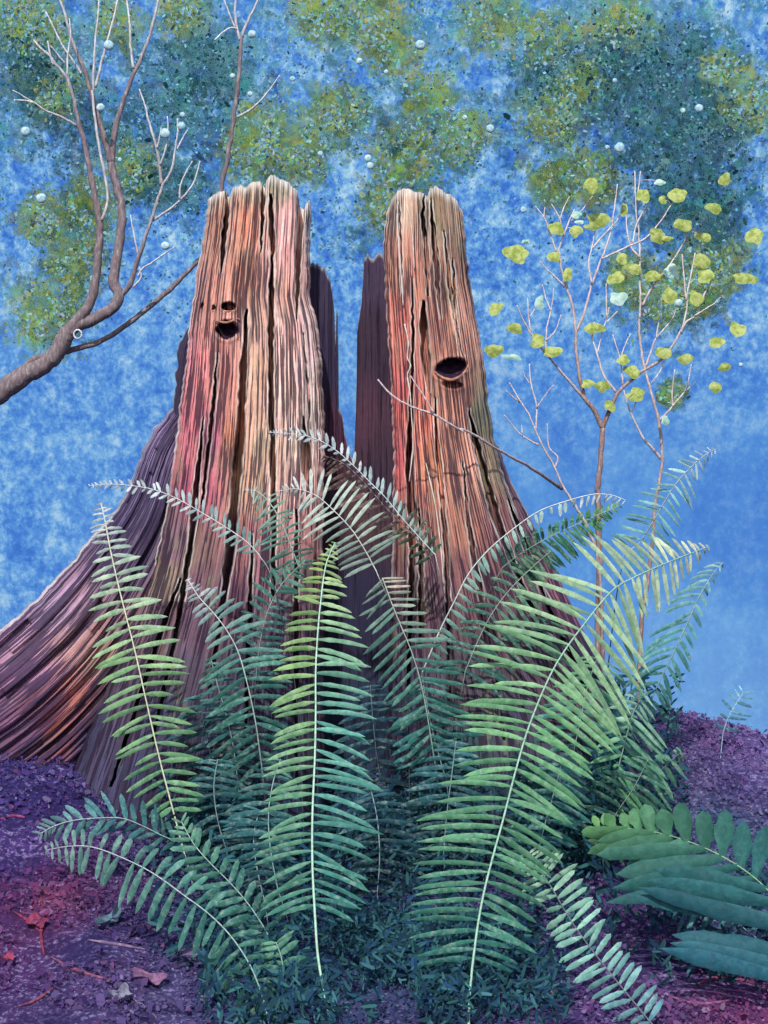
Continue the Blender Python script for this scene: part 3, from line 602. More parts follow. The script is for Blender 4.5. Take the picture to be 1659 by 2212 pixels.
def frond(name, label, pts, L, tip, mid, base, sp=20, wd=11, ang=(70, 95), droop=0.0, ext=None, ytip=None, ybase=None, bow=0.0, r=3.2, stop=1.0, start=0.0, left=None, stemc=None, curl=0.15, skip=None, group='sword fern fronds around the stump', wshape=0.2, blunt=0.62, ang2=None, mott=(0.5, 0.8)):
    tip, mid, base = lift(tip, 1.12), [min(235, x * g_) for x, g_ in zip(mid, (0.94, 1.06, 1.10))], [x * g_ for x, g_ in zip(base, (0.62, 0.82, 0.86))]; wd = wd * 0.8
    P = catmull(pts, 8)
    d = np.concatenate([[0], np.cumsum(np.linalg.norm(np.diff(P, axis=0), axis=1))]); tot = d[-1]
    full = P if ext is None else np.vstack([P, catmull([pts[-1]] + list(ext), 6)[1:]])
    dF = np.concatenate([[0], np.cumsum(np.linalg.norm(np.diff(full, axis=0), axis=1))]); totF = dF[-1]
    yb = ground_hit(*full[-1]) if ybase is None else ybase
    yt = yb if ytip is None else ytip
    def depth(s_):
        q = s_ / totF; return yt + (yb - yt) * q - bow * np.sin(math.pi * np.clip(q, 0, 1))
    bx, by, bz = W(full[-1][0], full[-1][1], yb)
    root = empty('fern_frond', (bx, by, bz), label, 'fern', group)
    # stem
    Yd = depth(dF); Q = np.stack([(full[:, 0] - UC) * K * Yd, Yd, H - (full[:, 1] - VH) * K * Yd], 1)
    if ybase is None: Q[-1, 2] -= 0.03
    rad = np.interp(dF / totF, [0, 0.1, 1], [0.35, 0.6, 1]) * r * 0.66 * K * 7
    v_, f_ = tube(Q, rad, 6)
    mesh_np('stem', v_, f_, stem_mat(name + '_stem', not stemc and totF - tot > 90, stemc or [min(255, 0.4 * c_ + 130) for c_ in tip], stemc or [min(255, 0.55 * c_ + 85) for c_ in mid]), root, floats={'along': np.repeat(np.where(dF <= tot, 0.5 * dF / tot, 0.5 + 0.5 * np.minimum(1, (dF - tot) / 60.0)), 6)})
    # blade: leaflets joined along the midrib
    VV = []; FF = []; al = []; ch = []; sd = []
    La = np.asarray(L, float)
    # midrib strip
    ms = np.linspace(start * tot, stop * tot, 40)
    for s_ in ms:
        u = np.interp(s_, d, P[:, 0]); v = np.interp(s_, d, P[:, 1]); Yc = float(depth(s_)) + 0.002
        for sg in (-1, 1):
            VV.append(W(u + sg * 1.6, v, Yc)); al.append(s_ / tot); ch.append(0.5); sd.append(0.5)
    for i in range(39): FF.append((2 * i, 2 * i + 1, 2 * i + 3, 2 * i + 2))
    s_ = start * tot + 2
    k_ = 0
    while s_ < stop * tot:
        tau = s_ / tot
        e = 2.0
        u = np.interp(s_, d, P[:, 0]); v = np.interp(s_, d, P[:, 1])
        u2 = np.interp(s_ + e, d, P[:, 0]); v2 = np.interp(s_ + e, d, P[:, 1]); u1 = np.interp(s_ - e, d, P[:, 0]); v1 = np.interp(s_ - e, d, P[:, 1])
        T = np.array([u2 - u1, v2 - v1]); T /= np.linalg.norm(T) + 1e-9
        grow = np.interp(tau, [0, 0.08, 0.25, 1], [0.45, 0.65, 1, 1])
        for sg, colm in ((1, 1), (-1, 2)):
            if skip and skip(tau, sg): continue
            ln = np.interp(tau, La[:, 0], La[:, colm]) * random.choice([random.uniform(0.9, 1.06)] * 5 + [random.uniform(0.6, 0.9), random.uniform(1.05, 1.16)])
            if ln < 3: continue
            off = random.uniform(-0.2, 0.2) * sp * grow
            ub = np.interp(s_ + off, d, P[:, 0]); vb = np.interp(s_ + off, d, P[:, 1])
            side = np.array([-T[1], T[0]]) * sg
            a_ = math.radians(np.interp(tau, [0, 1], ang if sg > 0 or ang2 is None else ang2) + random.gauss(0, 5.5))
            D = math.cos(a_) * (-T) + math.sin(a_) * side; D /= np.linalg.norm(D)
            Yc = float(depth(s_)); wv = wd * grow * random.uniform(0.88, 1.12) * 0.5 * np.interp(ln, [8, 40], [0.7, 1.0])
            dr = droop * ln * random.uniform(0.7, 1.3); cy = curl * ln * K * Yc * random.uniform(0.3, 1.2) + random.uniform(-.01, .03)
            b0 = len(VV); NS = 8; cr = random.random(); yt0 = random.uniform(-0.35, 0.35)
            for j in range(NS + 1):
                q = j / NS
                c2 = np.array([ub, vb]) + D * ln * q + np.array([0, dr * q * q])
                tg = D * ln + np.array([0, 2 * dr * q]); tg /= np.linalg.norm(tg) + 1e-9
                nn = np.array([-tg[1], tg[0]])
                prof = min(1.0, (0.34 + 0.66 * min(1, q / wshape))) * (1 if q < blunt else max(0.0, 1 - ((q - blunt) / (1 - blunt)) ** 2.2) ** 0.5 * 0.92 + 0.08 * (1 - q))
                ww = max(0.35, wv * prof * random.uniform(0.82, 1.12))
                yy = Yc + cy * q * q
                for s3, dy in ((-1, ww * K * Yc * (0.45 + yt0)), (0, 0.0), (1, ww * K * Yc * (0.45 - yt0))):
                    p = c2 + nn * ww * s3; VV.append(W(p[0], p[1], yy + dy)); al.append(min(1, tau)); ch.append(cr); sd.append(1.0 if sg > 0 else 0.0)
            for j in range(NS):
                for s3 in (0, 1):
                    i0 = b0 + j * 3 + s3; FF.append((i0, i0 + 1, i0 + 4, i0 + 3))
        s_ += sp * grow
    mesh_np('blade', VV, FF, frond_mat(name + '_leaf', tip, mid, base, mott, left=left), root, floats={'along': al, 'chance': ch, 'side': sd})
    return root

WHT, MINT, PALE = (232, 234, 222), (182, 212, 192), (168, 202, 160)
# --- tall left frond
frond('left_tall', 'tall yellow-green frond on the left with a pale tip, rising across the left root', [(218, 1086), (226, 1120), (240, 1195), (262, 1290), (290, 1400), (315, 1510), (345, 1640), (375, 1755)],
      [(0, 12, 8), (.04, 28, 24), (.1, 40, 40), (.2, 50, 60), (.3, 74, 84), (.42, 82, 100), (.5, 92, 104), (.62, 100, 104), (.75, 84, 92), (.85, 90, 86), (.95, 66, 74), (1, 50, 60)],
      (226, 226, 212), (184, 202, 134), (172, 206, 140), sp=21, wd=13, ang=(84, 106), droop=0.10, ext=[(400, 1850), (424, 1935)], ytip=7.25, bow=.12, r=3.2, stemc=(212, 214, 180), stop=.99)
# --- thin white frond, left
frond('thin_white', 'slender whitish frond with tiny oval leaflets arching left over the root', [(193, 1050), (230, 1046), (275, 1048), (330, 1057), (380, 1076), (430, 1104), (480, 1134), (530, 1168), (558, 1196)],
      [(0, 6, 6), (.1, 13, 13), (.3, 22, 22), (.6, 27, 28), (.85, 32, 34), (1, 28, 30)], WHT, (238, 234, 214), (230, 228, 204), sp=17, wd=10, ang=(48, 62), ext=[(590, 1260), (640, 1500), (660, 1900)], ytip=7.35, r=2.4, wshape=.4, blunt=.55, curl=0)
# --- short frond with white tip
frond('short_left', 'short frond with a white tip and dark teal lower leaflets, left of centre', [(406, 1252), (430, 1290), (462, 1325), (490, 1362), (515, 1410), (535, 1480), (552, 1560), (564, 1645)],
      [(0, 6, 8), (.06, 18, 24), (.15, 32, 48), (.25, 46, 74), (.4, 62, 96), (.55, 90, 96), (.7, 110, 92), (.85, 100, 84), (1, 84, 50)], (214, 230, 220), (92, 142, 120), (72, 124, 112), sp=20, wd=13, ang=(78, 116), droop=.14, ext=[(572, 1720), (585, 1880)], ytip=7.2, bow=.08, r=2.8)
# --- small fine frond, middle
frond('small_mid', 'small fine grey-green frond in front of the left spire, tip bent left', [(528, 1058), (556, 1062), (582, 1086), (608, 1128), (628, 1178), (648, 1232)], [(0, 4, 4), (.12, 22, 12), (.3, 42, 34), (.6, 64, 44), (1, 80, 44)],
      (196, 214, 194), (128, 162, 138), (92, 136, 118), sp=13, wd=7, ang=(92, 84), droop=.12, ext=[(662, 1300), (680, 1500), (690, 1850)], ytip=7.45, r=2.2)
# --- middle dark frond below it
frond('mid_teal', 'dim teal frond drooping left between the two spires', [(660, 1210), (628, 1240), (600, 1275), (575, 1330), (560, 1400), (552, 1470)], [(0, 8, 8), (.2, 46, 40), (.6, 66, 50), (1, 60, 50)], (110, 150, 124), (72, 116, 104), (54, 100, 98), sp=18, wd=12, ang=(60, 80), droop=.15,
      ext=[(548, 1600), (560, 1850)], ytip=7.42, r=2)
# --- cream frond in the gap
frond('cream_gap', 'broad cream-tipped frond hanging across the dark gap between the spires', [(596, 1062), (640, 1056), (682, 1070), (718, 1100), (758, 1142), (788, 1188), (812, 1232)], [(0, 3, 3), (.15, 14, 26), (.3, 50, 70), (.45, 74, 84), (.6, 80, 96), (.8, 70, 84), (1, 70, 74)],
      (238, 236, 212), (236, 224, 194), (222, 196, 168), sp=16, wd=9.5, ang=(66, 84), droop=.12, ext=[(850, 1330), (880, 1500), (885, 1880)], ytip=7.4, r=2.5)
frond('low_gap', 'drooping teal and rosy frond under the dark gap, right of the tall central frond', [(826, 1248), (845, 1300), (866, 1352), (888, 1405), (908, 1470), (922, 1540), (935, 1620)], [(0, 50, 50), (.2, 92, 74), (.45, 100, 106), (.7, 84, 92), (1, 90, 80)],
      (204, 190, 166), (96, 148, 128), (70, 132, 120), sp=21, wd=12, ang=(110, 122), droop=-.02, ext=[(945, 1700), (950, 1880)], ytip=7.2, r=2.3, left=(86, 146, 128))
# --- central tall frond
frond('central_tall', 'tallest central frond, yellow-green with a long pale stem down to the bottom', [(724, 1172), (712, 1198), (703, 1225), (695, 1280), (687, 1360), (682, 1450), (682, 1540), (680, 1640), (675, 1760), (675, 1870), (680, 1970)],
      [(0, 8, 8), (.04, 22, 20), (.1, 44, 46), (.18, 64, 78), (.28, 76, 100), (.35, 100, 118), (.45, 96, 122), (.55, 92, 126), (.65, 104, 140), (.75, 128, 142), (.88, 120, 130), (1, 90, 90)],
      (200, 220, 134), (138, 194, 168), (110, 176, 150), sp=20, wd=13.5, ang=(84, 104), droop=.17, ext=[(688, 2075), (712, 2200)], ytip=6.7, bow=.1, r=4.0, left=(160, 190, 96), stemc=(178, 214, 190))
# --- great right frond
frond('great_right', 'great feathery green frond on the right, sweeping up to the right edge', [(1532, 1180), (1480, 1200), (1425, 1222), (1372, 1246), (1332, 1268), (1300, 1300), (1262, 1348), (1222, 1402), (1190, 1456), (1160, 1524), (1135, 1592), (1110, 1680), (1087, 1770), (1065, 1850), (1046, 1925), (1032, 2000), (1020, 2090)],
      [(0, 6, 8), (.05, 60, 40), (.1, 100, 80), (.17, 140, 120), (.23, 180, 160), (.3, 190, 200), (.38, 200, 190), (.48, 160, 170), (.56, 150, 150), (.68, 175, 150), (.78, 170, 140), (.86, 170, 130), (.95, 130, 120), (1, 90, 110)],
      (208, 226, 178), (150, 190, 126), (88, 160, 142), sp=21, wd=15, ang=(104, 96), droop=.14, ext=[(1014, 2160), (1012, 2235)], ytip=7.3, bow=.1, r=3.8, stemc=(158, 196, 172))
# fix: leaflets of the sweeping part hang level, seen in the lengths on either side
frond('pale_right', 'upright minty frond at the far right before the slender sapling stem', [(1546, 970), (1520, 985), (1490, 1012), (1460, 1045), (1432, 1090), (1405, 1135), (1378, 1176), (1350, 1192)], [(0, 8, 8), (.1, 22, 26), (.3, 40, 54), (.5, 52, 62), (.7, 58, 72), (1, 54, 60)],
      (206, 226, 216), (176, 210, 190), (150, 194, 168), sp=17, wd=7.5, ang=(118, 106), droop=.04, ext=[(1330, 1300), (1310, 1480), (1300, 1640)], ytip=7.7, r=2.6)
frond('faint_right', 'bluish frond drooping at the far right behind the great one', [(1562, 1215), (1540, 1240), (1510, 1290), (1485, 1345), (1455, 1410), (1425, 1470), (1402, 1525)], [(0, 30, 8), (.2, 66, 20), (.5, 86, 40), (.8, 84, 60), (1, 70, 60)], (150, 192, 192), (118, 170, 158), (104, 158, 140), sp=21, wd=12, ang=(125, 118), droop=.35,
      ext=[(1385, 1580), (1370, 1680)], ytip=8.0, r=2.2)
# --- one sided arch
frond('arch', 'arched frond with pale leaflets hanging from one side, right of the right spire', [(1352, 1080), (1318, 1069), (1280, 1068), (1225, 1082), (1165, 1104), (1112, 1140), (1055, 1188), (1012, 1240), (982, 1298), (952, 1358), (930, 1410), (912, 1452)], [(0, 0, 14), (.1, 0, 24), (.4, 0, 32), (.6, 0, 38), (.8, 0, 44), (.92, 0, 40), (1, 0, 10)],
      (216, 230, 212), (208, 220, 196), (184, 210, 178), sp=20, wd=12, ang=(112, 104), ext=[(905, 1560), (900, 1860)], ytip=7.4, r=3.0, blunt=.4, wshape=.3)
frond('bushy', 'bushy dark green frond tucked under the arched pale one', [(1338, 1092), (1305, 1106), (1270, 1122), (1225, 1142), (1175, 1166), (1125, 1196), (1085, 1226)], [(0, 8, 8), (.15, 22, 24), (.4, 30, 56), (.7, 36, 78), (1, 40, 80)], (122, 168, 92), (78, 128, 94), (70, 106, 86), sp=11, wd=10, ang=(58, 72), droop=.12,
      ext=[(1040, 1320), (1000, 1500), (985, 1860)], ytip=7.5, r=2)
frond('under_arch', 'dim olive frond against the foot of the right spire', [(1190, 1190), (1150, 1225), (1100, 1275), (1060, 1330), (1030, 1390), (1005, 1450)], [(0, 12, 20), (.3, 50, 80), (.6, 60, 110), (1, 70, 100)], (112, 132, 100), (104, 136, 110), (84, 128, 112), sp=19, wd=11, ang=(96, 100), droop=.16, ext=[(990, 1560), (985, 1870)], ytip=7.45, r=2)
# --- white branch over the gap
frond('white_arch', 'thin white-leaved frond arching over the dark gap between the spires', [(582, 934), (615, 936), (655, 940), (692, 952), (730, 976), (768, 1010), (800, 1042), (832, 1074), (866, 1116), (905, 1160), (940, 1198)], [(0, 6, 6), (.1, 18, 16), (.3, 24, 28), (.42, 8, 30), (.5, 8, 34), (.62, 8, 40), (.72, 8, 36), (.78, 4, 28), (1, 3, 8)],
      (238, 238, 226), (238, 232, 216), (220, 214, 188), sp=18, wd=11, ang=(50, 52), ext=[(960, 1300), (965, 1500), (960, 1870)], ytip=7.5, r=2.2, wshape=.35, blunt=.35, curl=0)
frond('rust', 'rust and olive coloured frond hanging in shade inside the dark gap', [(700, 984), (740, 1000), (775, 1030), (805, 1064), (835, 1098), (868, 1130), (900, 1165), (930, 1205)], [(0, 10, 2), (.2, 60, 8), (.4, 92, 14), (.55, 80, 34), (.7, 46, 48), (1, 36, 44)], (112, 84, 72), (124, 78, 78), (108, 112, 78), sp=17, wd=12, ang=(60, 75), droop=.1, ext=[(950, 1300), (950, 1500), (945, 1870)], ytip=7.58, r=1.6)
# --- lower left group
frond('low_left_a', 'dusky teal frond lying low at the far left', [(88, 1800), (118, 1784), (160, 1772), (215, 1767), (265, 1768), (312, 1786), (352, 1806), (385, 1818)], [(0, 20, 20), (.2, 40, 42), (.5, 50, 62), (.8, 46, 70), (1, 40, 60)], (138, 164, 160), (92, 144, 142), (76, 128, 122), sp=23, wd=14, ang=(48, 56), droop=.08, ext=[(425, 1868), (470, 1930)], ytip=6.9, r=2.4, blunt=.7)
frond('low_left_b', 'long dusky green frond crossing the lower left corner', [(100, 1836), (150, 1828), (200, 1830), (262, 1852), (330, 1886), (400, 1936), (452, 1975), (500, 2024), (540, 2085), (566, 2150), (580, 2205)], [(0, 14, 14), (.1, 50, 40), (.25, 72, 60), (.45, 86, 76), (.65, 90, 74), (.85, 90, 70), (1, 70, 60)], (128, 158, 148), (92, 142, 124), (98, 140, 106), sp=27, wd=17, ang=(84, 112), droop=.2,
      ext=[(590, 2240)], ytip=6.7, r=2.6, blunt=.7, wshape=.3)
frond('low_left_c', 'broad-leafleted green frond behind the foot of the tall left stem', [(392, 1775), (418, 1822), (452, 1862), (492, 1902), (528, 1942), (562, 1990), (590, 2040)], [(0, 24, 24), (.2, 60, 40), (.5, 76, 50), (1, 60, 50)], (108, 156, 128), (88, 138, 118), (70, 126, 118), sp=26, wd=17, ang=(52, 72), ext=[(610, 2110)], ytip=6.75, r=2.2, blunt=.65)
frond('low_mid', 'dim blue-teal frond left of the tall central stem near the ground', [(606, 1640), (590, 1690), (580, 1760), (585, 1840), (600, 1920)], [(0, 30, 30), (.25, 90, 60), (.6, 96, 66), (1, 70, 60)], (72, 122, 112), (62, 112, 112), (58, 104, 112), sp=22, wd=14, ang=(95, 70), droop=.25, ext=[(625, 2000), (640, 2080)], ytip=6.9, r=2)
frond('low_fern_bits', 'loose sprig of green leaflets near the bottom, left of the central stem', [(596, 2035), (606, 2062), (612, 2090), (622, 2130)], [(0, 40, 50), (.5, 44, 60), (1, 30, 36)], (112, 164, 132), (96, 148, 118), (88, 132, 108), sp=22, wd=18, ang=(70, 85), droop=.1, ext=[(626, 2160)], r=2, blunt=.7)
# --- right bottom
frond('white_low', 'chalky white-green frond with blunt leaflets at the bottom right', [(1142, 1840), (1160, 1872), (1190, 1915), (1225, 1975), (1262, 2030), (1302, 2082), (1345, 2135), (1390, 2190), (1410, 2214)], [(0, 30, 20), (.1, 50, 70), (.25, 52, 74), (.45, 60, 72), (.6, 72, 64), (.8, 62, 66), (1, 54, 60)],
      (168, 198, 158), (172, 206, 180), (190, 212, 212), sp=21, wd=16, ang=(82, 74), droop=.05, ext=[(1440, 2250)], ytip=6.45, r=2.6, blunt=.72, wshape=.3, stemc=(104, 112, 120))
frond('right_mid', 'fresh green frond with long leaflets hanging under the great right frond', [(1392, 1500), (1372, 1530), (1360, 1566), (1350, 1604), (1338, 1650), (1326, 1698), (1316, 1748)], [(0, 30, 30), (.15, 60, 90), (.4, 62, 116), (.7, 60, 104), (1, 62, 80)], (176, 206, 180), (132, 182, 132), (156, 188, 104), sp=22, wd=14, ang=(106, 126), droop=.12, ext=[(1316, 1800), (1312, 1850)], ytip=7.1, r=2.5)
frond('right_small', 'small dull green frond beside the mauve mound', [(1472, 1624), (1440, 1652), (1410, 1682), (1388, 1710), (1372, 1748)], [(0, 14, 14), (.3, 44, 60), (1, 44, 60)], (108, 148, 120), (104, 146, 112), (120, 160, 104), sp=22, wd=14, ang=(84, 110), droop=.25, ext=[(1364, 1790)], ytip=7.3, r=2.2)
frond('far_tuft', 'faint bluish fern tip standing on the mound at the right edge', [(1606, 1496), (1590, 1520), (1574, 1548), (1562, 1582)], [(0, 20, 26), (.5, 34, 44), (1, 30, 40)], (140, 186, 200), (112, 156, 170), (92, 110, 128), sp=20, wd=10, ang=(60, 80), droop=.05, ext=[(1556, 1640)], r=1.8, ytip=8.7)
frond('mid_low', 'dark teal frond low between the central and the great right stems', [(912, 1460), (918, 1500), (930, 1560), (945, 1620), (965, 1690)], [(0, 30, 40), (.3, 84, 100), (.6, 92, 110), (1, 80, 80)], (90, 150, 132), (70, 132, 122), (56, 116, 118), sp=23, wd=14, ang=(112, 84), ext=[(975, 1790), (985, 1880)], ytip=7.3, r=2, droop=.1)
frond('behind_right', 'blue-green frond filling the hollow behind the great right stem', [(1290, 1420), (1270, 1480), (1255, 1550), (1240, 1620), (1225, 1700)], [(0, 40, 60), (.3, 90, 130), (.7, 110, 130), (1, 90, 100)], (124, 170, 120), (86, 144, 124), (64, 122, 118), sp=19, wd=13, ang=(100, 108), droop=.15, ext=[(1215, 1800)], ytip=7.55, r=2)
frond('low_right_fill', 'dim sea-green frond low to the right of the great stem', [(1215, 1640), (1200, 1700), (1180, 1770), (1160, 1850)], [(0, 50, 50), (.4, 90, 100), (1, 80, 70)], (84, 144, 128), (68, 126, 116), (64, 120, 108), sp=20, wd=13, ang=(98, 88), droop=.15, ext=[(1150, 1930)], ytip=6.95, r=2)
frond('left_fill', 'dim frond rising at the foot of the left spire', [(455, 1420), (470, 1480), (490, 1550), (505, 1620), (515, 1700)], [(0, 20, 20), (.3, 60, 50), (1, 80, 60)], (78, 128, 116), (62, 112, 108), (56, 104, 104), sp=20, wd=13, ang=(100, 115), droop=.1, ext=[(525, 1850)], ytip=7.4, r=2)
# --- big broad leaf at the right edge
broad = frond('broad', 'very broad-lobed translucent teal frond entering from the right edge', [(1292, 1788), (1380, 1792), (1470, 1812), (1560, 1850), (1640, 1905), (1700, 1975), (1740, 2060), (1765, 2140)], [(0, 40, 26), (.12, 100, 50), (.25, 170, 66), (.4, 240, 96), (.55, 320, 120), (.75, 350, 130), (1, 320, 120)], (104, 150, 92), (62, 114, 106), (84, 138, 152),
      sp=40, wd=54, mott=(0.4, 0.12), ang=(16, 62), ang2=(64, 62), ext=[(1780, 2200), (1790, 2260)], ytip=6.5, r=3, blunt=.5, wshape=.5, curl=.06, stemc=(128, 172, 128))
F2 = [('fill_i', 'broad dim teal frond beneath the broad-lobed one at the right edge', [(1440, 1900), (1520, 1945), (1600, 2000), (1690, 2070)], 6.6, (84, 140, 150)), ('fill_a', 'dark teal frond at ground level right of the low left corner fern', [(470, 1640), (462, 1700), (470, 1770), (490, 1840)], 7.05, (62, 112, 112)), ('fill_b', 'dark blue-green frond behind the leaflets left of the central stem', [(560, 1750), (548, 1810), (556, 1880), (575, 1960)], 6.8, (66, 116, 118)),
      ('fill_c', 'sea-green frond low between the central stem and the great stem', [(800, 1700), (815, 1770), (820, 1850), (815, 1930)], 6.95, (52, 98, 108)), ('fill_d', 'dusky blue frond just left of the great right stem near the ground', [(985, 1600), (975, 1680), (965, 1760), (958, 1850)], 7.1, (60, 112, 118)),
      ('fill_e', 'dark green frond beneath the fresh green one at the right', [(1400, 1640), (1370, 1700), (1330, 1760), (1300, 1830)], 7.0, (72, 122, 100)), ('fill_f', 'dim teal frond under the short white-tipped one', [(430, 1500), (440, 1560), (455, 1630), (470, 1700)], 7.3, (58, 106, 108)),
      ('fill_g', 'dim grey-green frond crossing behind the great right frond, at its middle', [(1190, 1330), (1160, 1400), (1130, 1480), (1100, 1570)], 7.5, (84, 122, 100)), ('fill_h', 'dull sea-green frond at the foot of the gap between the spires', [(800, 1480), (806, 1560), (815, 1640), (830, 1720)], 7.45, (50, 96, 108))]
for nm, lb, p_, yy, c_ in F2:
    c_ = [x * .85 for x in c_]; hi_ = [min(255, int(x * 1.2 + 10)) for x in c_]
    frond(nm, lb, p_, [(0, 30, 30), (.25, 84, 84), (.6, 104, 104), (1, 80, 80)], hi_, c_, [int(x * .9) for x in c_], sp=21, wd=13, ang=(88, 104), droop=.16, ext=[(p_[-1][0] + 8, p_[-1][1] + 90)], ytip=yy, r=1.8)

# ------------------------------------------------------------------ woody plants
def bark_mat(name, old, young):
    m = NT(name); a = m.attr('young').outputs['Fac']; pos = m.n('ShaderNodeNewGeometry').outputs['Position']
    n = m.noise(m.mapping(pos, (1, 1, .35)), 70, 4, .65)
    c = m.mix(a, lin4(old), lin4(young)); c = m.mix(m.fr(n, .62, .42, 0, .5), c, m.mix(1.0, c, lin4((150, 140, 150)), 'MULTIPLY'))
    c = m.mix(m.fr(n, .58, .7, 0, .5), c, m.mix(.5, c, lin4((226, 220, 222))))
    return m.bsdf(c, .85, n, .6, .006, spec=.12)
def plant(name, label, cat, mat, stems, base, group=None, yoff=0.0):
    """stems: (pts, r0, r1, y0, y1)"""
    root = empty(name, base, label, cat, group)
    segs = []
    for i, (pts, r0, r1, y0, y1) in enumerate(stems):
        P = catmull(pts, 7); N = len(P)
        d = np.concatenate([[0], np.cumsum(np.linalg.norm(np.diff(P, axis=0), axis=1))]); q = d / d[-1]
        P = P + (np.stack([fbm(d / 13, d * 0 + i * 3.1, 2), fbm(d / 13, d * 0 + i * 3.1 + 40, 2)], 1) - 0.5) * min(5, 1.6 + r0 * .25) * np.minimum(1, q * 6)[:, None] * np.minimum(1, (1 - q) * 6 + .3)[:, None]
        Y = np.interp(q, np.linspace(0, 1, len(y0)), y0) if isinstance(y0, list) else y0 + (y1 - y0) * q
        Q = np.stack([(P[:, 0] - UC) * K * Y, Y, H - (P[:, 1] - VH) * K * Y], 1)
        rr = (r0 + (r1 - r0) * q ** 0.8) * (0.9 + 0.25 * fbm(d / 18, d * 0 + i, 2))
        v_, f_ = tube(Q, rr * K * Y, 9)
        mesh_np('trunk' if i == 0 else ('branch' if r0 >= 3.0 else 'twig'), v_, f_, mat, root, floats={'young': np.repeat(np.clip((4.6 - rr) / 3.0, 0, 1), 9)})
        segs.append((P, Y))
    return root, segs
def Z(pts, ox=0.0, oy=0.0): return [(ox + x * .4, oy + y * .4) for x, y in pts]
A0 = lambda p: Z(p); A8 = lambda p: Z(p, 0, 530.9); C0 = lambda p: Z(p, 995.4, 0); C8 = lambda p: Z(p, 995.4, 530.9); B8 = lambda p: Z(p, 497.7, 530.9); C15 = lambda p: Z(p, 995.4, 1028.6)

m_bark = bark_mat('grey_bark', (138, 124, 126), (232, 232, 234))
Yl = 8.7
gz = lambda x, y: float(ground(x, y))
bx, by, _ = W(-420, 1600, 8.9)
st = [([(-430, 1640), (-400, 1400), (-300, 1150), (-150, 970), (-40, 880), (0, 848), (50, 812), (100, 785), (128, 752), (148, 712)], 50, 17, 8.9, Yl),
      ([(146, 716), (168, 690), (192, 660), (206, 610), (212, 540), (216, 490), (208, 440), (198, 390), (186, 330), (172, 272), (162, 225), (148, 175), (130, 150), (108, 122), (88, 104), (72, 86)], 12.5, 2, Yl, 8.6),
      ([(140, 735), (160, 706), (200, 690), (238, 668), (256, 642), (246, 606), (252, 560), (262, 500), (262, 440), (248, 390), (240, 352)], 14, 8, Yl, 8.75),
      ([(240, 352), (226, 300), (207, 235), (194, 190), (182, 150), (166, 115), (152, 75), (142, 35), (130, 0), (124, -20)], 8, 2.2, 8.75, 8.7), ([(241, 354), (246, 300), (256, 252), (274, 195), (292, 152), (308, 118), (326, 68), (342, 0), (346, -18)], 7.5, 2.2, 8.75, 8.8),
      (A0([(720, 370), (705, 250), (700, 120), (685, 0), (682, -40)]), 3, 1.6, 8.77, 8.8), (A0([(505, 495), (505, 380), (515, 220), (530, 60), (537, -30)]), 3, 1.6, 8.72, 8.7), (A0([(515, 470), (545, 350), (580, 220), (615, 90), (640, -20)]), 3.2, 1.7, 8.72, 8.75),
      (A0([(440, 400), (410, 350), (340, 250), (290, 150), (248, 65)]), 2.8, 1.4, 8.71, 8.65), (A0([(362, 405), (365, 300), (380, 190), (374, 100)]), 2.4, 1.4, 8.63, 8.6), (A0([(290, 350), (268, 290), (258, 220)]), 2.6, 1.4, 8.61, 8.58), (A0([(350, 340), (310, 290), (270, 245)]), 1.6, 1.0, 8.62, 8.6),
      (A0([(415, 680), (330, 630), (250, 600), (190, 560), (130, 520), (68, 488)]), 3, 1.3, 8.66, 8.5), (A0([(180, 555), (130, 542), (75, 540)]), 1.8, 1.1, 8.54, 8.5),
      (A0([(550, 1190), (580, 1090), (572, 980), (545, 850), (520, 700), (505, 560), (498, 490)]), 3.4, 2.6, 8.65, 8.7),
      (A0([(640, 1610), (700, 1540), (735, 1430), (775, 1310), (820, 1180), (855, 1070), (878, 1000), (925, 920), (945, 810), (960, 720), (958, 640)]), 6.0, 1.6, 8.72, 8.6), (A0([(872, 1000), (862, 890), (842, 790), (805, 660), (780, 560), (752, 480)]), 4.0, 1.5, 8.66, 8.6), (A0([(955, 810), (985, 750), (1015, 700)]), 2, 1.2, 8.63, 8.6),
      (A0([(865, 890), (895, 800), (908, 710), (903, 628)]), 2.2, 1.2, 8.64, 8.6), (A0([(848, 800), (862, 740), (872, 690)]), 1.8, 1.1, 8.63, 8.6), (A0([(825, 1190), (880, 1155), (965, 1090), (1040, 1000), (1065, 930), (1080, 870)]), 3, 1.4, 8.68, 8.6), (A0([(970, 1075), (975, 1000), (1005, 930), (1040, 870)]), 2.2, 1.2, 8.64, 8.6),
      (A0([(745, 1375), (725, 1280), (705, 1160)]), 2.4, 1.3, 8.7, 8.66), (A0([(745, 1490), (770, 1450), (840, 1405), (890, 1370), (945, 1330)]), 2.4, 1.1, 8.7, 8.64), (A0([(720, 1550), (760, 1500), (752, 1440)]), 2.2, 1.6, 8.71, 8.69),
      (A8([(90, 720), (130, 660), (180, 615), (290, 585), (400, 560), (530, 520), (650, 450), (800, 335), (950, 205), (1075, 75), (1200, -40)]), 7, 4.4, Yl, 8.95)]
tree, segs = plant('bare_tree', 'crooked grey leafless tree leaning in from the left edge', 'tree', m_bark, st, (bx, by, gz(bx, by)))
th_ = np.linspace(0, 2 * math.pi, 20); ring = [W(168 + 8.5 * math.cos(t), 722 + 9.5 * math.sin(t), 8.64) for t in th_]
v_, f_ = tube(ring, [2.0 * K * 8.64] * 20, 7); mesh_np('branch_stub', v_, f_, bark_mat('stub_bark', (216, 216, 220), (220, 220, 224)), tree)

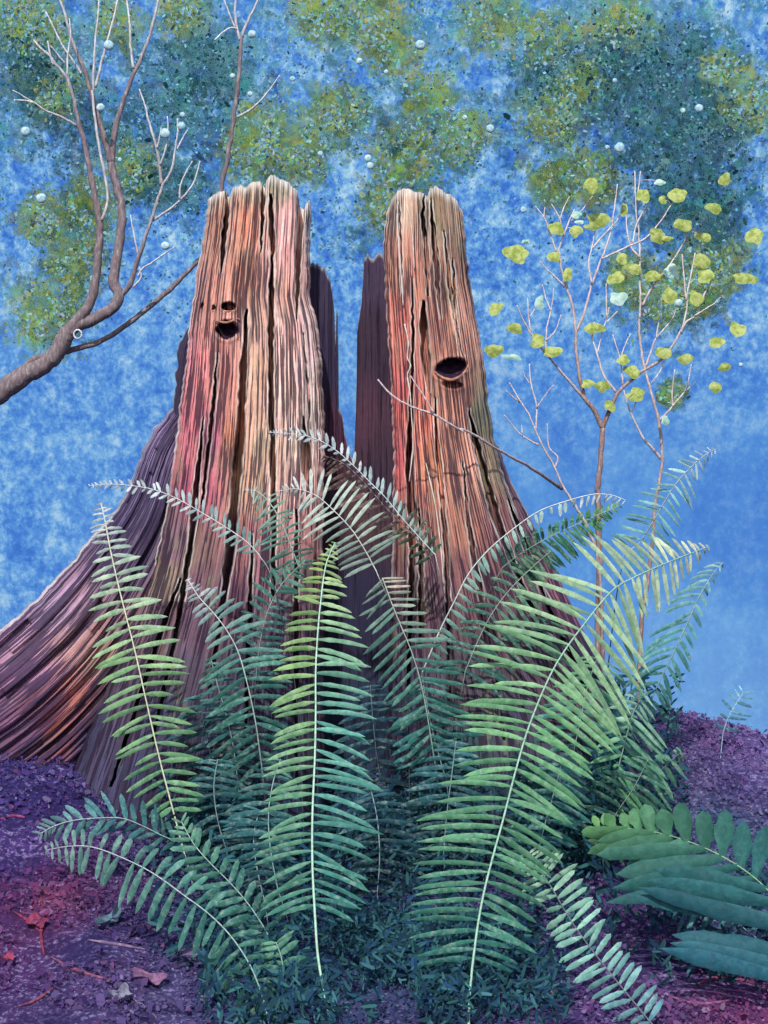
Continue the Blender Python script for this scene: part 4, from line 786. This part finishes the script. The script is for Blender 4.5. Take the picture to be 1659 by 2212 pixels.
bx, by, _ = W(470, 1600, 9.3)
st = [([(462, 1640), (470, 1200), (474, 800), (478, 500)] + A0([(1200, 1000), (1222, 900), (1242, 770), (1266, 610), (1285, 460), (1297, 320), (1303, 200)]), 9, 4.2, 9.3, 9.1), (A0([(1303, 205), (1340, 110), (1372, 50), (1405, -30)]), 3.6, 2, 9.1, 9.1), (A0([(1298, 220), (1278, 140), (1270, 60), (1276, -30)]), 3.2, 2, 9.1, 9.1),
      (A0([(1270, 150), (1240, 80), (1205, -20)]), 2.4, 1.5, 9.1, 9.05), (A0([(1285, 160), (1250, 152), (1210, 170), (1160, 216)]), 2.6, 1.5, 9.1, 9.0), (A0([(1282, 632), (1340, 600), (1400, 550), (1460, 480), (1512, 405)]), 2.6, 1.3, 9.1, 9.0)]
plant('bare_tree', 'slim leafless tree rising straight up from behind the left spire', 'tree', m_bark, st, (bx, by, gz(bx, by)))

m_tw = bark_mat('rosy_bark', (158, 132, 126), (236, 220, 216))
bx, by, _ = W(1290, 1560, 9.0)
st = [(C15([(735, 1300), (740, 900), (748, 450), (742, 250), (740, 80)]) + C8([(742, 1290), (756, 1120), (766, 985)]), 7.5, 5.5, 9.0, 8.95), (C8([(766, 985), (720, 890), (668, 815), (640, 700), (622, 560), (620, 465), (608, 350), (578, 240), (548, 150), (532, 50)]) + C0([(530, 1340), (562, 1250), (592, 1180), (616, 1130)]), 5.4, 1.4, 8.95, 8.85),
      (C8([(764, 985), (800, 900), (846, 800), (905, 738), (990, 672), (1065, 628), (1125, 570), (1175, 485), (1222, 410), (1275, 370), (1300, 300), (1342, 205)]), 5.0, 1.4, 8.95, 8.8),
      (C0([(596, 1195), (650, 1140), (712, 1060)]), 1.8, 1, 8.86, 8.85), (C0([(515, 1360), (485, 1270), (450, 1175), (402, 1112)]), 2.2, 1.1, 8.86, 8.82), (C0([(447, 1178), (455, 1120)]), 1.6, 1, 8.84, 8.84), (C0([(540, 1225), (535, 1180), (490, 1102)]), 1.7, 1, 8.86, 8.85), (C0([(538, 1180), (556, 1120), (588, 1060)]), 1.6, 1, 8.86, 8.86),
      (C0([(562, 1550), (505, 1492), (462, 1455), (428, 1412)]), 2.6, 1.2, 8.87, 8.8), (C8([(622, 465), (660, 380), (694, 260), (710, 200)]) + C0([(760, 1400), (800, 1285), (820, 1200), (846, 995)]), 3.4, 1.2, 8.92, 8.9), (C0([(708, 1530), (690, 1430), (708, 1330), (728, 1240)]), 2.2, 1.1, 8.9, 8.9),
      (C0([(758, 1400), (860, 1350), (990, 1290), (1060, 1220), (1135, 1108)]), 2.4, 1.1, 8.9, 8.85), (C0([(712, 1340), (770, 1270), (832, 1205), (885, 1125)]), 2.0, 1.1, 8.9, 8.88),
      (C8([(680, 840), (580, 725), (462, 585), (385, 485), (340, 405), (304, 322)]), 3.6, 1.3, 8.94, 8.75), (C8([(458, 580), (465, 440), (490, 335), (502, 228)]), 2.2, 1, 8.88, 8.85), (C8([(486, 350), (462, 290), (440, 208)]), 1.6, 1, 8.86, 8.85), (C8([(460, 512), (510, 460), (542, 372)]), 1.8, 1, 8.87, 8.85), (C8([(378, 468), (366, 380), (360, 282)]), 1.8, 1, 8.82, 8.8),
      (C8([(372, 385), (402, 340)]), 1.4, 1, 8.8, 8.8), (C8([(838, 790), (772, 700), (740, 600), (712, 500), (722, 410)]), 3.0, 1.2, 8.93, 8.9), (C8([(738, 580), (762, 480), (786, 400), (802, 330)]), 1.8, 1, 8.92, 8.9), (C8([(788, 412), (840, 360), (875, 305)]), 1.4, 1, 8.9, 8.9), (C8([(785, 390), (785, 205)]), 1.4, 1, 8.9, 8.9),
      (C8([(876, 755), (862, 620), (845, 560), (820, 478)]), 2.0, 1.1, 8.92, 8.88), (C8([(864, 605), (885, 540), (916, 475)]), 1.6, 1, 8.9, 8.88), (C8([(1262, 378), (1320, 342), (1370, 310), (1402, 278)]), 1.8, .9, 8.82, 8.8), (C8([(1190, 470), (1222, 330), (1212, 250), (1195, 45)]), 2.2, 1.1, 8.84, 8.85), (C8([(1216, 295), (1240, 170), (1266, 38)]), 1.9, 1.1, 8.84, 8.84), (C8([(1100, 620), (1075, 680), (1025, 745)]), 1.8, 1.2, 8.88, 8.9)]
sap1, segs1 = plant('sapling', 'forked rosy-stemmed sapling with yellow-green leaves, nearer the stump', 'sapling', m_tw, st, (bx, by, gz(bx, by)), 'saplings right of the stump')
bx, by, _ = W(1385, 1530, 9.3)
st = [(C15([(960, 1250), (975, 800), (1010, 560), (1035, 350)]) + C8([(1042, 1500), (1048, 1400), (1072, 1280), (1087, 1150), (1076, 1000), (1050, 870), (1012, 740), (985, 620), (962, 460), (970, 330), (966, 150)]) + C0([(968, 1400), (962, 1270), (946, 1130), (940, 925)]), 5.8, 1.3, 9.3, 9.2),
      (C0([(966, 1392), (912, 1315), (890, 1158)]), 2.4, 1.1, 9.2, 9.2), (C0([(928, 1315), (950, 1210), (1004, 1108)]), 1.8, 1, 9.2, 9.2), (C0([(950, 1090), (960, 1010), (972, 925)]), 1.5, 1, 9.2, 9.2), (C8([(980, 325), (1030, 230), (1110, 130), (1192, 5)]) + C0([(1215, 1280), (1240, 1208)]), 3.2, 1.1, 9.22, 9.15),
      (C8([(1082, 1150), (1040, 1100), (980, 1030), (920, 905), (896, 840), (880, 780)]), 3.4, 1.3, 9.26, 9.2), (C8([(924, 895), (945, 850), (965, 815)]), 1.8, 1.1, 9.22, 9.2), (C8([(1070, 945), (1130, 882), (1210, 790), (1272, 732)]), 2.6, 1.1, 9.25, 9.2), (C8([(1144, 872), (1142, 780), (1156, 668)]), 1.6, .9, 9.23, 9.2), (C8([(1208, 790), (1230, 720), (1244, 640)]), 1.5, .8, 9.2, 9.2),
      (C8([(998, 655), (1030, 560), (1055, 498), (1140, 400), (1162, 330)]), 2.4, 1, 9.24, 9.2), (C8([(1056, 500), (1066, 430), (1082, 338)]), 1.6, .9, 9.22, 9.2)]
sap2, segs2 = plant('sapling', 'taller single-stemmed sapling with forked pale twigs, farther right', 'sapling', m_tw, st, (bx, by, gz(bx, by)), 'saplings right of the stump')
bx, by, _ = W(1300, 1580, 8.9)
st = [(C15([(770, 1330), (760, 700), (735, 420), (700, 320), (678, 265)]) + C8([(640, 1440), (592, 1362), (542, 1285), (508, 1200), (440, 1080), (402, 990), (360, 900), (322, 842), (292, 790), (262, 738)]), 5.5, 1.3, 8.9, 8.5), (C8([(545, 1312), (470, 1260), (400, 1212), (290, 1150), (180, 1090), (90, 1030), (0, 990)]) + B8([(1250, 1002), (1100, 912), (1000, 878), (880, 815), (795, 722)]), 3.8, 1.6, [8.70, 8.25, 7.92, 7.74, 7.66, 7.62], 0),
      (B8([(1100, 905), (1040, 805), (972, 702)]), 2.2, 1.2, 7.68, 7.62), (C8([(420, 1075), (370, 1050), (310, 1008), (235, 912)]), 2.2, 1.1, 8.6, 8.5), (C8([(332, 1015), (328, 970)]), 1.4, 1, 8.54, 8.54), (C8([(322, 848), (280, 815), (242, 782)]), 1.8, 1.1, 8.54, 8.5), (C8([(404, 1000), (410, 870), (380, 750), (370, 638)]), 2.2, 1.1, 8.58, 8.54), (C8([(410, 875), (460, 800), (502, 752)]), 1.6, 1, 8.56, 8.5),
      (C8([(372, 745), (350, 712), (335, 678)]), 1.5, 1, 8.54, 8.52), (C8([(510, 1195), (522, 1140), (475, 1085), (465, 960)]), 2.2, 1.1, 8.66, 8.6)]
plant('sapling', 'low bare sapling reaching a long thin twig across the right spire', 'sapling', m_tw, st, (bx, by, gz(bx, by)), 'saplings right of the stump')

# ------------------------------------------------------------------ big yellow-green leaves
m = NT('lime_leaf'); pos = m.n('ShaderNodeNewGeometry').outputs['Position']
m_lime = m.bsdf(m.mix(m.fr(m.noise(pos, 30, 5, .68, .3), .40, .60), lin4((140, 158, 66)), lin4((190, 200, 118))), .6, m.noise(pos, 60, 3, .6), .3, .004, transl=.25)
m = NT('mint_leaf'); pos = m.n('ShaderNodeNewGeometry').outputs['Position']
m_minty = m.bsdf(m.mix(m.fr(m.noise(pos, 26, 4, .6, .3), .38, .62), lin4((158, 204, 186)), lin4((206, 230, 214))), .6, m.noise(pos, 60, 3, .6), .3, .004, transl=.25)
def leaf_mesh(name, u, v, ru, rv, rot, Y, mat, parent=None, seed=0):
    rs = random.Random(seed); N = 26; VV = [W(u, v, Y - 0.005)]; 
    ph = [rs.uniform(0, 6.28) for _ in range(4)]; am = [rs.uniform(.05, .15), rs.uniform(.05, .13), rs.uniform(.04, .09), rs.uniform(.03, .07)]
    tilt = (rs.uniform(-.35, .35), rs.uniform(-.45, .1))
    for k_, sc in enumerate((0.45, 0.8, 1.0)):
        for i in range(N):
            a_ = 2 * math.pi * i / N; q = 1 + sum(am[j] * math.sin((j + 2) * a_ + ph[j]) for j in range(4))
            x = ru * q * sc * math.cos(a_); y = rv * q * sc * math.sin(a_)
            X = x * math.cos(rot) - y * math.sin(rot); Yv = x * math.sin(rot) + y * math.cos(rot)
            VV.append(W(u + X, v + Yv, Y + (tilt[0] * X + tilt[1] * Yv) * K * Y + 0.005 * sc * sc))
    F = [(0, 1 + (i + 1) % N, 1 + i) for i in range(N)]
    for k_ in range(2):
        for i in range(N):
            a = 1 + k_ * N + i; b = 1 + k_ * N + (i + 1) % N; F.append((a, b, b + N, a + N))
    return mesh_np(name, VV, F, mat, parent)
LV = [(705, 1000, 42, 38), (985, 1058, 36, 38), (1090, 1080, 22, 22), (1170, 1055, 46, 42), (1075, 985, 28, 17, 'p'), (1425, 970, 38, 30), (1365, 1125, 48, 26), (882, 1135, 18, 40), (515, 1235, 42, 36), (622, 1248, 36, 32), (625, 1160, 26, 20, 'p'), (745, 1190, 58, 42), (705, 1228, 44, 16), (640, 1200, 24, 12, 'p'), (1200, 1215, 50, 34), (1062, 1275, 44, 42), (1112, 1288, 30, 15), (1308, 1280, 48, 22),
      (1585, 1275, 46, 46), (298, 1370, 74, 44), (352, 1306, 22, 13, 'p'), (502, 1388, 34, 30), (576, 1484, 26, 38), (870, 1398, 32, 30), (928, 1452, 54, 26), (836, 1502, 44, 34), (1042, 1492, 56, 26), (1135, 1465, 42, 34, 'p'), (1302, 1412, 44, 42), (1322, 1492, 46, 36), (1538, 1505, 70, 30), (1128, 1598, 42, 44), (1272, 1612, 36, 44), (852, 1612, 48, 36, 'p'), (188, 1668, 34, 38)]
LV = [(995.4 + x * .4, y * .4, a * .4, b * .4, r[0] if r else '') for x, y, a, b, *r in LV]
LV8 = [(425, 310, 26, 38, 'p'), (292, 446, 38, 32), (415, 516, 42, 36), (495, 572, 58, 28), (178, 566, 46, 38), (275, 602, 52, 16, 'p'), (722, 446, 54, 32), (878, 617, 36, 26), (925, 680, 44, 34), (1095, 580, 44, 32), (1215, 612, 40, 30), (1495, 452, 48, 36), (1382, 522, 40, 32), (1425, 655, 34, 24), (1375, 765, 32, 32), (685, 745, 34, 24), (765, 760, 38, 32), (805, 866, 34, 28), (945, 805, 52, 36), (1105, 946, 24, 24, 'p')]
LV += [(995.4 + x * .4, 530.9 + y * .4, a * .4, b * .4, r[0] if r else '') for x, y, a, b, *r in LV8]
FREE = {19: 'largest yellow-green leaf drifting in the blue air just right of the right spire', 18: 'round lime leaf hanging alone near the right edge, high up', 30: 'long pointed lime leaf drifting at the right, below the round one near the edge',
        34: 'small lime leaf close beside the right edge of the right spire, higher of two', 39: 'lime leaf by the right spire with a pale streak trailing from it', 36: 'small lime leaf drifting between the right spire and the sapling twigs',
        46: 'larger lime leaf drifting right of the saplings, topmost of four in plain blue air', 47: 'lime leaf drifting right of the saplings, left below a larger one', 48: 'small oval lime leaf drifting right of the saplings under two others', 49: 'lowest small lime leaf drifting at the right in plain blue air',
        0: 'round lime leaf floating just above the left twigs of the nearer sapling', 5: 'pale lime leaf floating high at the right above the sapling twigs', 6: 'slanting lime leaf floating high right of the sapling tops', 40: 'mint-white streak of leaf beside the lime leaf by the right spire', 20: 'small mint-white leaf above the largest drifting leaf', 45: 'lime leaf floating just right of the taller sapling branch end'}
allseg = [(sap1, P, Y) for P, Y in segs1] + [(sap2, P, Y) for P, Y in segs2]
for i, (u, v, a, b, fl) in enumerate(LV):
    best = None
    for par, P, Y in allseg:
        dd = np.hypot(P[:, 0] - u, P[:, 1] - v); j = int(np.argmin(dd))
        if best is None or dd[j] < best[0]: best = (dd[j], par, P[j], float(Y[j]))
    mt = m_minty if fl else m_lime; rot = random.uniform(-.35, .35)
    if abs(a - b) > 4: rot = random.uniform(0.0, .35) if a > b else random.uniform(-.2, .4)
    if i in FREE:
        o = leaf_mesh('leaf', u, v, a, b, rot, 8.75, mt, None, i)
        tag(o, FREE[i], 'leaf', 'loose leaves in the air by the saplings')
    else:
        dist, par, p, Y = best
        leaf_mesh('leaf', u, v, a, b, rot, Y - 0.03, mt, par, i)
        if dist > max(a, b):
            Q = catmull([W(p[0], p[1], Y), W((p[0] + u) / 2 + 3, (p[1] + v) / 2 - 3, Y - .01), W(u, v, Y - .03)], 5)
            v_, f_ = tube(Q, [0.7 * K * Y] * len(Q), 5); mesh_np('leaf_stalk', v_, f_, m_tw, par, floats={'young': [1.0] * len(v_)})

# ------------------------------------------------------------------ pale seed fluff in the air
m = NT('seed_fluff'); pos = m.n('ShaderNodeNewGeometry').outputs['Position']
m_fl = m.bsdf(m.mix(m.fr(m.noise(pos, 60, 4, .6), .4, .62), lin4((158, 202, 214)), lin4((208, 228, 232))), .9, transl=.2, spec=.05)
def fluff(u, v, r, label):
    Y = 8.6; N = 14; V = []; F = []; rs = random.Random(int(u * 7 + v)); rows = 8
    c = W(u, v, Y)
    for i in range(rows + 1):
        ph = math.pi * i / rows
        for j in range(N):
            th = 2 * math.pi * j / N; rr = r * K * Y * rs.uniform(.9, 1.1)
            V.append((c[0] + rr * math.sin(ph) * math.cos(th), c[1] + rr * .6 * math.cos(ph), c[2] + rr * math.sin(ph) * math.sin(th)))
    for i in range(rows):
        for j in range(N): F.append((i * N + j, i * N + (j + 1) % N, (i + 1) * N + (j + 1) % N, (i + 1) * N + j))
    o = mesh_np('seed_fluff', V, F, m_fl); tag(o, label, 'seed fluff', 'pale seed fluff floating in the air')
for u, v, r, lb in [(235, 98, 11, 'round white seed fluff beside a twig of the left tree, near the top'), (55, 284, 11, 'large white seed fluff alone near the left edge'), (217, 232, 9, 'white seed fluff half behind the middle stem of the left tree'), (357, 288, 11, 'white seed fluff among the small twigs of the left tree'),
        (392, 272, 9, 'dull teal seed fluff right of the small twigs of the left tree'), (89, 428, 11, 'dull teal seed fluff low at the left, clear of the tree'), (357, 531, 9, 'white seed fluff by a low forked twig of the left tree'), (544, 74, 9, 'white seed fluff beside the fork of the slim tree'), (540, 203, 6, 'seed fluff just right of the slim stem above its side twig'),
        (502, 164, 6, 'small seed fluff just left of the slim stem'), (632, 170, 6, 'oval seed fluff in clear air right of the slim tree side twig'), (908, 97, 11, 'big white seed fluff high above the right spire, alone'), (776, 132, 7, 'white seed fluff high above the gap between the spires'), (834, 155, 5, 'small seed fluff high, left below the big lone one'),
        (800, 358, 8, 'lower blob of the seed fluff pair over the gap between the spires'), (795, 342, 8, 'upper blob of the seed fluff pair over the gap between the spires'), (692, 332, 6, 'seed fluff just right above the left spire'), (1004, 254, 6, 'greenish seed fluff over the right spire, beside a brighter one'), (1059, 278, 9, 'bright seed fluff right of the greenish one over the right spire'),
        (1338, 319, 11, 'bright seed fluff above the saplings with a smaller one beside it'), (1312, 318, 5, 'small seed fluff touching close left of a larger one above the saplings'), (1510, 234, 9, 'seed fluff high at the right among dark foliage'), (1475, 239, 6, 'greenish seed fluff left of a larger one high at the right'), (1131, 453, 7, 'seed fluff left of the sapling tops in plain blue'),
        (1328, 174, 5, 'small seed fluff highest above the saplings'), (1466, 655, 9, 'pale seed fluff among the lime leaves of the taller sapling'), (1600, 788, 5, 'faint seed fluff low at the far right'), (394, 248, 6, 'small dull teal seed fluff above the larger teal one by the left tree'), (259, 345, 5, 'small seed fluff right of the thick middle stem of the left tree')]:
    fluff(u, v, r, lb)

# ------------------------------------------------------------------ ground cover and fallen twigs
m = NT('litter'); m_lit = m.bsdf(m.attr('tone').outputs['Color'], .9, transl=.15, spec=.1)
pts, siz, cl = [], [], []
for _ in range(60000):
    u = rng.uniform(-120, 1780); v = rng.uniform(1500, 2240)
    Y = rng.uniform(5.75, 9.4); x = (u - UC) * K * Y; z = float(ground(x, Y))
    dn = float(fbm(np.array(x * 4 + 20), np.array(Y * 4), 3))
    if dn < 0.40: continue
    pts.append((x, Y, z + rng.uniform(0, .03))); siz.append(rng.gamma(1.3, 1.0) * 0.0023 + .0014)
P = np.array(pts); base = gcol(P[:, 0], P[:, 1]); k2 = rng.random(len(P))
mid_ = np.exp(-((P[:, 0] / (K * P[:, 1]) + UC - 830) / 330.0) ** 4) > rng.random(len(P)) * 1.05
alt = np.array([linA(c) for c in [(150, 140, 190), (44, 40, 84), (84, 60, 120), (118, 96, 128), (50, 76, 108), (140, 74, 102), (160, 150, 176)]])[rng.integers(7, size=len(P))]
alt2 = np.array([linA(c) for c in [(44, 92, 104), (56, 116, 116), (34, 66, 96), (84, 140, 136), (40, 74, 108), (60, 112, 96)]])[rng.integers(6, size=len(P))]
alt = np.where(mid_[:, None], alt2, alt)
mixf = np.where(k2 < .22, .42, .10)[:, None]
leaf_cloud('ground_cover', pts, siz, base * (1 - mixf) + alt * mixf, m_lit, label='purple and navy moss and leaf litter over the mound', facing=0.2, stretch=1.4)
pts, siz, cl = [], [], []
UG = [(38, 76, 94), (48, 92, 104), (34, 64, 92), (58, 106, 110), (42, 82, 88), (66, 112, 122), (38, 70, 100)]
while len(pts) < 5200:
    if rng.random() < 0.72:
        u = rng.normal(800, 330); Y = rng.uniform(6.35, 7.75); hmax = 0.16 + 0.20 * rng.random() * (Y > 6.7)
    else:
        u = rng.normal(1290, 110); Y = rng.uniform(7.5, 8.5); hmax = 0.42
    x = (u - UC) * K * Y
    if rng.random() < 0.16: u = rng.uniform(1400, 1720); Y = rng.uniform(6.2, 7.2); hmax = 0.14; x = (u - UC) * K * Y
    elif u < 330 or u > 1480: continue
    if float(fbm(np.array(x * 3 + 7), np.array(Y * 3), 3)) < 0.42: continue
    pts.append((x, Y, float(ground(x, Y)) + 0.02 + hmax * rng.random() ** 1.3)); siz.append(rng.uniform(2.0, 4.6) * K * Y); cl.append(linA(np.array(UG[rng.integers(len(UG))]) * rng.uniform(.7, 1.05)))
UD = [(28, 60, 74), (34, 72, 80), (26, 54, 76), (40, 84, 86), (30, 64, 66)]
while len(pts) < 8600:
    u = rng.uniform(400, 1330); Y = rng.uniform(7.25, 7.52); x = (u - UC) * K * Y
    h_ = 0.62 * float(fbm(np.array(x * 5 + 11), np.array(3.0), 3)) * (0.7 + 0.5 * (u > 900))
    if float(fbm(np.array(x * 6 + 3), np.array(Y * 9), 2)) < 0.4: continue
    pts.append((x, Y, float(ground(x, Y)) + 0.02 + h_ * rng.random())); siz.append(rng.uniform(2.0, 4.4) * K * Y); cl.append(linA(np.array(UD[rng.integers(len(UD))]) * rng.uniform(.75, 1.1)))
while len(pts) < 12200:
    u = rng.normal(830, 270); Y = rng.uniform(5.8, 6.75); x = (u - UC) * K * Y
    if u < 430 or u > 1230 or float(fbm(np.array(x * 5 + 1), np.array(Y * 5), 3)) < 0.44: continue
    pts.append((x, Y, float(ground(x, Y)) + 0.015 + 0.13 * rng.random())); siz.append(rng.uniform(2.2, 5.0) * K * Y); cl.append(linA(np.array(UG[rng.integers(len(UG))]) * rng.uniform(.7, 1.1)))
leaf_cloud('undergrowth', pts, siz, cl, m_lit, label='dense dark teal undergrowth between the fern stems', stretch=4.2, facing=0.75)
def twig(poly, r, col, label):
    m = NT('fallen_twig_bark'); pos = m.n('ShaderNodeNewGeometry').outputs['Position']
    mt = m.bsdf(m.mix(m.fr(m.noise(pos, 40, 3, .6), .4, .62), lin4([c * .75 for c in col]), lin4(col)), .85, spec=.1)
    P = catmull(poly, 6); Q = []
    for p in P:
        Y = ground_hit(*p); q = W(p[0], p[1], Y - .01); Q.append((q[0], q[1], max(q[2], float(ground(q[0], q[1])) + r * K * 6.5 * .4)))
    Q = np.array(Q); 
    for _ in range(6): Q[1:-1] = (Q[:-2] + 2 * Q[1:-1] + Q[2:]) / 4
    n = len(Q); r *= .6; v_, f_ = tube(Q, [r * K * 6.5 * random.uniform(.8, 1.25) * (.3 + .7 * math.sin(math.pi * (i + .8) / (n + .6))) for i in range(n)], 7)
    o = mesh_np('fallen_twig', v_, f_, mt); tag(o, label, 'twig', 'twigs lying on the ground')
for a in [([(88, 1930), (92, 1980), (88, 2020), (96, 2065)], 7, (142, 62, 88), 'thick reddish twig lying upright in view in the lower left corner'), ([(28, 1968), (62, 1990), (90, 2015)], 6, (138, 62, 90), 'slanting reddish twig meeting the upright red twig at the lower left'), ([(0, 1770), (30, 1762), (54, 1766)], 7, (150, 72, 120), 'short pinkish twig at the left edge above the red twigs'),
          ([(110, 2068), (150, 2090), (190, 2105), (240, 2118)], 7, (148, 88, 116), 'long mauve twig running right from below the red twigs'), ([(190, 2030), (250, 2040), (318, 2052)], 6, (142, 118, 150), 'grey-mauve twig lying under the crossing green frond'), ([(40, 2175), (80, 2160), (120, 2130)], 5, (140, 80, 100), 'small red twig at the bottom left corner'),
          ([(258, 2140), (300, 2165), (340, 2200)], 6, (150, 128, 150), 'pale twig near the bottom left, under the dusky frond'), ([(1500, 2130), (1560, 2110), (1630, 2125)], 8, (140, 74, 100), 'reddish twig at the bottom right corner'), ([(1440, 2150), (1510, 2170), (1580, 2160)], 6, (150, 92, 134), 'mauve twig left of the red one at the bottom right')]:
    twig(*a)

# ------------------------------------------------------------------ fallen leaves
def fallen_leaf(u, v, a, b, rot, col, label, seed):
    rs = random.Random(seed); Y = ground_hit(u, v); x0, y0, _ = W(u, v, Y); N = 30
    m = NT('fallen_leaf_skin'); pos = m.n('ShaderNodeNewGeometry').outputs['Position']
    mt = m.bsdf(m.mix(m.fr(m.noise(pos, 40, 4, .65), .4, .62), lin4([c * .72 for c in col]), lin4(col)), .85, m.noise(pos, 70, 3, .6), .4, .004, transl=.1, spec=.15)
    V = []; ph = [rs.uniform(0, 6.28) for _ in range(6)]; k_ = K * Y; lift_ = rs.uniform(.25, .6)
    for sc in (0.02, 0.4, 0.75, 1.0):
        for i in range(N):
            t = 2 * math.pi * i / N; q = 1 + .18 * math.sin(2 * t + ph[0]) + .14 * math.sin(3 * t + ph[1]) + .12 * math.sin(5 * t + ph[2]) + .07 * math.sin(8 * t + ph[3])
            X = a * q * sc * math.cos(t) * k_; D = b * q * sc * math.sin(t) * k_ * 1.5
            x = x0 + X * math.cos(rot) - D * math.sin(rot); y = y0 + X * math.sin(rot) + D * math.cos(rot)
            V.append((x, y, float(ground(x, y)) + .016 + lift_ * .03 * sc * sc * (1 + .6 * math.sin(3 * t + ph[4])) + max(0, y - y0) * .22))
    F = [tuple(range(N))] + [(r * N + i, r * N + (i + 1) % N, (r + 1) * N + (i + 1) % N, (r + 1) * N + i) for r in range(3) for i in range(N)]
    tag(mesh_np('fallen_leaf', V, F, mt), label, 'fallen leaf', 'fallen leaves on the ground')
for i, a in enumerate([(432, 2086, 44, 20, .2, (138, 120, 158), 'large ragged grey-mauve fallen leaf under the crossing dusky frond'), (232, 2005, 30, 12, .9, (96, 122, 136), 'grey-green fallen leaf in the lower left, above the mauve twig'), (318, 2128, 34, 14, -.3, (146, 104, 140), 'pinkish fallen leaf near the bottom left, right of the mauve twig'),
                       (262, 2168, 26, 15, .5, (134, 132, 152), 'pale grey fallen leaf near the bottom edge at the left'), (78, 2006, 24, 11, -.6, (142, 62, 92), 'dark red fallen leaf where the red twigs meet at the lower left'), (452, 2166, 30, 13, .7, (140, 126, 158), 'pale mauve fallen leaf near the bottom edge, left of the long dusky frond'),
                       (1540, 2096, 36, 16, .3, (150, 80, 112), 'reddish fallen leaf above the red twig at the lower right'), (1618, 2090, 30, 14, -.4, (166, 72, 102), 'bright red fallen leaf at the right edge, low down'), (1446, 2076, 32, 15, .6, (124, 106, 146), 'grey-mauve fallen leaf right of the chalky frond'),
                       (1180, 2168, 30, 14, -.2, (140, 96, 130), 'mauve-pink fallen leaf at the bottom between the great stem and the chalky frond'), (20, 2090, 15, 9, .1, (156, 66, 98), 'small red fallen leaf at the left edge near the bottom')]):
    fallen_leaf(*a, 50 + i)
